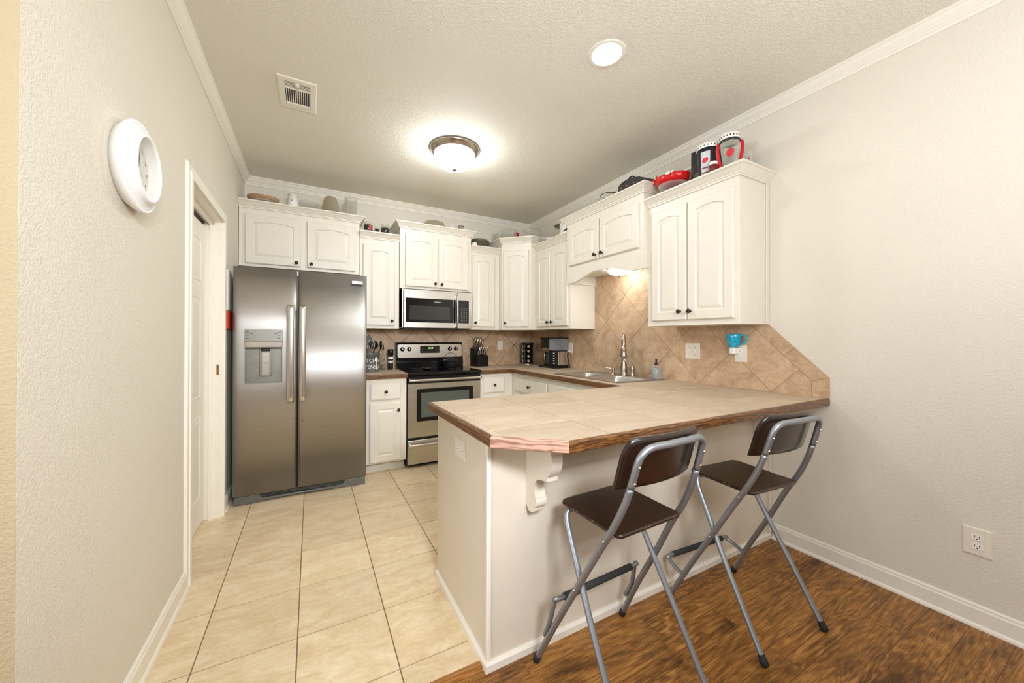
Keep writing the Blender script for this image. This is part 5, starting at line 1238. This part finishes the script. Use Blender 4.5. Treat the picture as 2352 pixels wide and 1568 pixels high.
# hen dish
hc = Vector((-0.235, -1.105, ZLo+0.003)); t = thing('hen_dish', 'white ceramic covered hen dish beside the sink cabinet', 'dish', tuple(hc))
HM = Matrix.Translation(hc) @ Matrix.Rotation(math.radians(90), 4, 'Z')
mb = MB(); mb.M = HM; mb.lathe([(0.001, 0), (0.060, 0), (0.075, 0.03), (0.078, 0.05), (0.001, 0.05)], (0, 0, 0), 32, sx=1.35); mb.build('nest_base', 'white_ceramic', t)
mb = MB(); mb.M = HM
rs = []
for i in range(13):      # body from tail to breast
    u = i/12; x = -0.115+0.215*u; hgt = 0.055+0.075*math.sin(PI*min(1, u*0.9+0.1))**0.8; wd = 0.070*math.sin(PI*(0.06+0.88*u))**0.7
    zc = 0.052; lift = 0.060*(1-u)**3
    rs.append([(x, wd*math.cos(a), zc+lift+hgt*max(0, math.sin(a))) for a in [PI*k/12 for k in range(13)]])
mb.rings(rs, False, False, False, True)
for s_ in (rs[0], rs[-1]): mb.f([mb.v(p) for p in s_])
body = mb.build('hen_body', 'white_ceramic', t)
mb = MB(); mb.M = HM; mb.sphere((0.100, 0, 0.150), 0.026, 14, 1.1); mb.tube([(0.080, 0, 0.11), (0.096, 0, 0.14)], [0.034, 0.026], 12); mb.tube([(0.120, 0, 0.150), (0.142, 0, 0.144)], [0.008, 0.001], 8); hd = mb.build('head', 'white_ceramic', t)
mb = MB(); mb.M = HM; mb.prism([(0.082, 0.168), (0.086, 0.192), (0.094, 0.178), (0.100, 0.196), (0.108, 0.178), (0.116, 0.186), (0.114, 0.165)], -0.003, 0.003, 'y'); mb.build('comb', 'white_ceramic', hd)
# above the sink cabinet
ZS = 2.420-0.0077
c = (-0.27, -1.565, ZS); glassware('glass_goblet', 'clear glass tumbler standing alone above the sink cabinet', 'glass', c, cup(0.040, 0.105))
c = (-0.23, -1.690, ZS); t = glassware('glass_dish', 'clear round glass dish with dark rim above the sink cabinet', 'dish', c, [(0.001, 0), (0.05, 0), (0.066, 0.03), (0.072, 0.115), (0.068, 0.116), (0.06, 0.03), (0.001, 0.008)])
mb = MB(); mb.lathe([(0.070, 0.114), (0.074, 0.116), (0.074, 0.120), (0.070, 0.121)], c, 32, False, False); mb.build('rim', 'bronze', t)
t = thing('carrying_case', 'black leatherette case with copper rivets above the sink cabinet', 'case', (-0.20, -2.06, ZS))
mb = MB(); BX = [(-1.885, 0), (-2.215, 0), (-2.236, 0.010), (-2.232, 0.040), (-2.10, 0.112), (-2.00, 0.135), (-1.93, 0.128), (-1.888, 0.108)]
mb.prism([(y, ZS+z) for y, z in BX], -0.315, -0.060, 'x', 0.008); cs_ = mb.build('case_body', 'black_leather', t)
mb = MB()
for y in (-1.925, -1.985, -2.055): mb.sphere((-0.316, y, ZS+0.080), 0.008, 10, 1, 0.4)
mb.build('rivets', 'copper', cs_)
mb = MB(); mb.tube(catmull([(-0.28, -1.975, ZS+0.132), (-0.285, -1.985, ZS+0.150), (-0.27, -2.01, ZS+0.155), (-0.25, -2.03, ZS+0.128)], 5), 0.006, 8); mb.build('strap', 'black_leather', cs_)
# above the end cabinet
c = (-0.262, -2.376, ZLo); t = thing('glass_bowl', 'clear glass bowl under the red serving dish', 'bowl', c, 0, 'glassware on the cabinet tops')
mb = MB(); mb.lathe([(0.001, 0), (0.05, 0), (0.085, 0.03), (0.104, 0.070), (0.100, 0.071), (0.08, 0.033), (0.001, 0.006)], c, 36); mb.build('vessel', 'clear_glass', t)
rc = Vector((-0.262, -2.366, ZLo+0.0765)); t = thing('serving_dish', 'glossy red oval serving dish with pointed ear tabs resting on the glass bowl', 'dish', tuple(rc))
mb = MB(); mb.lathe([(0.001, -0.005), (0.07, 0.0), (0.108, 0.014), (0.120, 0.050), (0.116, 0.054), (0.102, 0.020), (0.001, 0.008)], tuple(rc), 40, sx=0.85, sy=1.08); rd = mb.build('dish', 'red_glaze', t)
mb = MB()
for (y, h_) in ((0.120, 0.052), (0.092, 0.060)):
    mb.prism([(rc.y+y-0.018, rc.z+0.036), (rc.y+y+0.018, rc.z+0.036), (rc.y+y+0.012, rc.z+0.036+h_*0.6), (rc.y+y+0.002, rc.z+0.036+h_)], rc.x-0.052, rc.x-0.042, 'x', 0.003)
mb.build('ear_tab', 'red_glaze', rd)
mb = MB(); mb.M = frame((rc.x-0.1065, rc.y-0.030, rc.z+0.046), (0, -1, 0), (-1, 0, -0.25)); mb.box(0, 0.034, -0.008, 0.010, 0, 0.0012, 0.0005); mb.box(0.042, 0.060, -0.006, 0.006, 0, 0.0012, 0.0005); mb.build('white_sticker', 'label_white', rd)
t = thing('framed_photo', 'white-framed landscape picture leaning behind the red dish', 'picture', (-0.05, -2.43, ZLo))
mb = MB(); mb.M = frame((-0.128, -2.305, ZLo), (0, -1, 0), (-1, 0, 0)); mb.box(0, 0.162, 0, 0.212, 0, 0.016, 0.003); mb.build('frame', 'white_plastic', t)
mb = MB(); mb.M = frame((-0.128, -2.305, ZLo), (0, -1, 0), (-1, 0, 0)); mb.box(0.012, 0.150, 0.012, 0.198, 0.016, 0.017); mb.build('print', 'photo_grey', t)
t = thing('gift_box', 'upright black box with grey glassware picture on the end cabinet', 'box', (-0.21, -2.54, ZLo))
PB = frame((-0.150, -2.472, ZLo), (0, -1, 0), (-1, 0, 0))
mb = MB(); mb.M = PB; mb.box(0, 0.160, 0, 0.275, -0.075, 0.050, 0.002); pbx = mb.build('box', 'black_leather', t)
mb = MB(); mb.M = PB; mb.box(0.001, 0.082, 0.0, 0.062, 0.050, 0.0505); mb.box(0.020, 0.070, 0.06, 0.12, 0.050, 0.0505); mb.build('printed_panel', 'photo_grey', pbx)
mb = MB(); mb.M = PB; mb.tube(catmull([(0.018, 0.06, 0.0515), (0.016, 0.13, 0.0515), (0.020, 0.155, 0.0515), (0.05, 0.175, 0.0515), (0.075, 0.205, 0.0515), (0.095, 0.225, 0.0515)], 5), 0.0018, 6); mb.build('gold_line', 'brass', pbx)
# big black tumbler
c = (-0.285, -2.652, ZLo); t = thing('tumbler', 'large black plastic tumbler with white front panel and patterned rim', 'tumbler', c)
mb = MB(); mb.lathe([(0.001, 0), (0.046, 0), (0.050, 0.004), (0.066, 0.212), (0.062, 0.212), (0.047, 0.010), (0.001, 0.008)], c, 40); tb = mb.build('cup', 'cup_black', t)
mb = MB(); mb.lathe([(0.0655, 0.190), (0.0668, 0.192), (0.0678, 0.216), (0.0665, 0.217)], c, 40, False, False); rm = mb.build('rim_band', 'white_plastic', t)
def patch(c, r0, r1, a0, a1, z0, z1, off, n=8):
    mb = MB(); G = []
    for i in range(n+1):
        a = a0+(a1-a0)*i/n; row = []
        for z in (z0, z1):
            r = r0+(r1-r0)*z/0.212+off; row.append(mb.v((c[0]+r*math.cos(a), c[1]+r*math.sin(a), c[2]+z)))
        G.append(row)
    for i in range(n): mb.f([G[i][0], G[i+1][0], G[i+1][1], G[i][1]], True)
    return mb
def oval(c, r0, r1, ac, da, zc, dz, off, n=28):
    mb = MB(); R = []
    for k in (1.0, 0.55, 0.02):
        R.append([])
        for i in range(n):
            q = 2*PI*i/n; a = ac+da*k*math.cos(q); z = zc+dz*k*math.sin(q)+0.25*dz*k*math.cos(q); r = r0+(r1-r0)*z/0.212+off
            R[-1].append((c[0]+r*math.cos(a), c[1]+r*math.sin(a), c[2]+z))
    mb.rings(R, True, False, True, True); return mb
AC = math.atan2(-4.13+2.6, -2.565+0.28)      # direction the printed panels face
pn = patch(c, 0.050, 0.066, AC-0.72, AC+0.20, 0.01, 0.165, 0.0006).build('front_panel', 'cup_panel', tb)
oval(c, 0.050, 0.066, AC-0.28, 0.30, 0.110, 0.017, 0.0012).build('red_patch', 'red_plastic', pn)
patch(c, 0.050, 0.066, AC-0.64, AC+0.04, 0.058, 0.066, 0.0012).build('red_bar', 'maroon', pn)
patch(c, 0.050, 0.066, AC-0.64, AC+0.04, 0.028, 0.036, 0.0012).build('red_bar', 'maroon', pn)
for k in range(9):
    a = AC-1.3+k*0.31; patch(c, 0.0505, 0.0665, a, a+0.10, 0.199, 0.207, 0.0022, 2).build('rim_mark', 'maroon' if k % 2 else 'slot_dark', rm)
# small red mug
c = (-0.345, -2.727, ZLo); t = thing('small_mug', 'small red and white mug between the two large plastic cups', 'mug', c)
mb = MB(); mb.lathe(cup(0.0225, 0.074, 0.003, 0.006, 1.0), c, 24); mb.build('mug', 'maroon', t)
mb = MB(); mb.lathe([(0.0227, 0.052), (0.0232, 0.0525), (0.0232, 0.070), (0.0227, 0.0705)], c, 24, False, False); mb.build('band', 'paper_white', t)
# clear cup with red strap handle
c = (-0.278, -2.790, ZLo); t = thing('stadium_cup', 'tall clear plastic cup with red strap handles and white rim', 'cup', c)
mb = MB(); mb.lathe([(0.001, 0), (0.030, 0), (0.033, 0.004), (0.054, 0.170), (0.055, 0.218), (0.052, 0.218), (0.051, 0.170), (0.030, 0.010), (0.001, 0.008)], c, 40); cb = mb.build('cup', 'clear_glass', t)
mb = MB(); mb.lathe([(0.0555, 0.190), (0.0572, 0.192), (0.058, 0.220), (0.0562, 0.222)], c, 40, False, False); wr = mb.build('rim_band', 'white_plastic', t)
mb = MB(); mb.lathe([(0.0552, 0.174), (0.0572, 0.175), (0.0572, 0.190), (0.0552, 0.191)], c, 40, False, False); mb.build('dark_band', 'cup_black', t)
for k in range(9):
    a = AC-1.3+k*0.31; patch(c, 0.0575, 0.0575, a, a+0.13, 0.201, 0.211, 0.0012, 2).build('rim_mark', 'maroon' if k % 2 else 'slot_dark', wr)
oval(c, 0.034, 0.0595, AC-0.02, 0.46, 0.102, 0.024, 0.0010).build('red_patch', 'red_plastic', cb)
perp = Vector((-math.sin(AC), math.cos(AC), 0))
mb = MB()
for s_, w_ in ((1, 1.0), (-1, 1.0)):
    q = [Vector(c)+perp*s_*r+Vector((0, 0, z)) for r, z in ((0.057, 0.182), (0.066, 0.168), (0.066, 0.125), (0.056, 0.065), (0.043, 0.015), (0.032, 0.004))]
    mb.tube(catmull(q, 6), 0.010, 10, True, 0.45)
mb.lathe([(0.029, 0.0), (0.036, 0.0), (0.037, 0.010), (0.0345, 0.012)], c, 28, True, False); mb.build('strap_handle', 'red_plastic', t)
c = (-0.165, -2.825, ZLo); t = thing('drinking_jar', 'clear drinking glass with red and yellow flower print at the cabinet end', 'glass', c)
mb = MB(); mb.lathe(cup(0.033, 0.125, 0.003, 0.008, 1.0), c, 28); mb.build('glass', 'clear_glass', t)
for a, z, m_ in ((-0.3, 0.075, 'red_plastic'), (0.1, 0.06, 'red_plastic'), (-0.1, 0.045, 'spice_tan'), (0.35, 0.08, 'red_plastic'), (0.5, 0.05, 'spice_tan')):
    mb = MB(); mb.sphere((c[0]+0.033*math.cos(AC+a), c[1]+0.033*math.sin(AC+a), c[2]+z), 0.008, 8, 1.0, 0.4, 0.4); mb.build('flower_print', m_, t)

# ------------------------------------------------------------------ beside the refrigerator
t = thing('wall_calendar', 'white and orange-red card hanging on the wall beside the refrigerator', 'calendar', (XL, -0.80, 1.3))
mb = MB(); mb.M = frame((XL+0.0006, -0.72, 1.45), (0, -1, 0), (1, 0, 0)); mb.M = frame((XL+0.0006, -0.845, 1.45), (0, 1, 0), (1, 0, 0)); mb.box(0, 0.150, 0, 0.30, 0, 0.016, 0.004); mb.build('white_pad', 'paper_white', t)
mb = MB(); mb.M = frame((XL+0.0006, -0.845, 1.318), (0, 1, 0), (1, 0, 0)); mb.box(0, 0.150, 0, 0.130, 0, 0.018, 0.003); mb.build('red_card', 'orange_red', t)
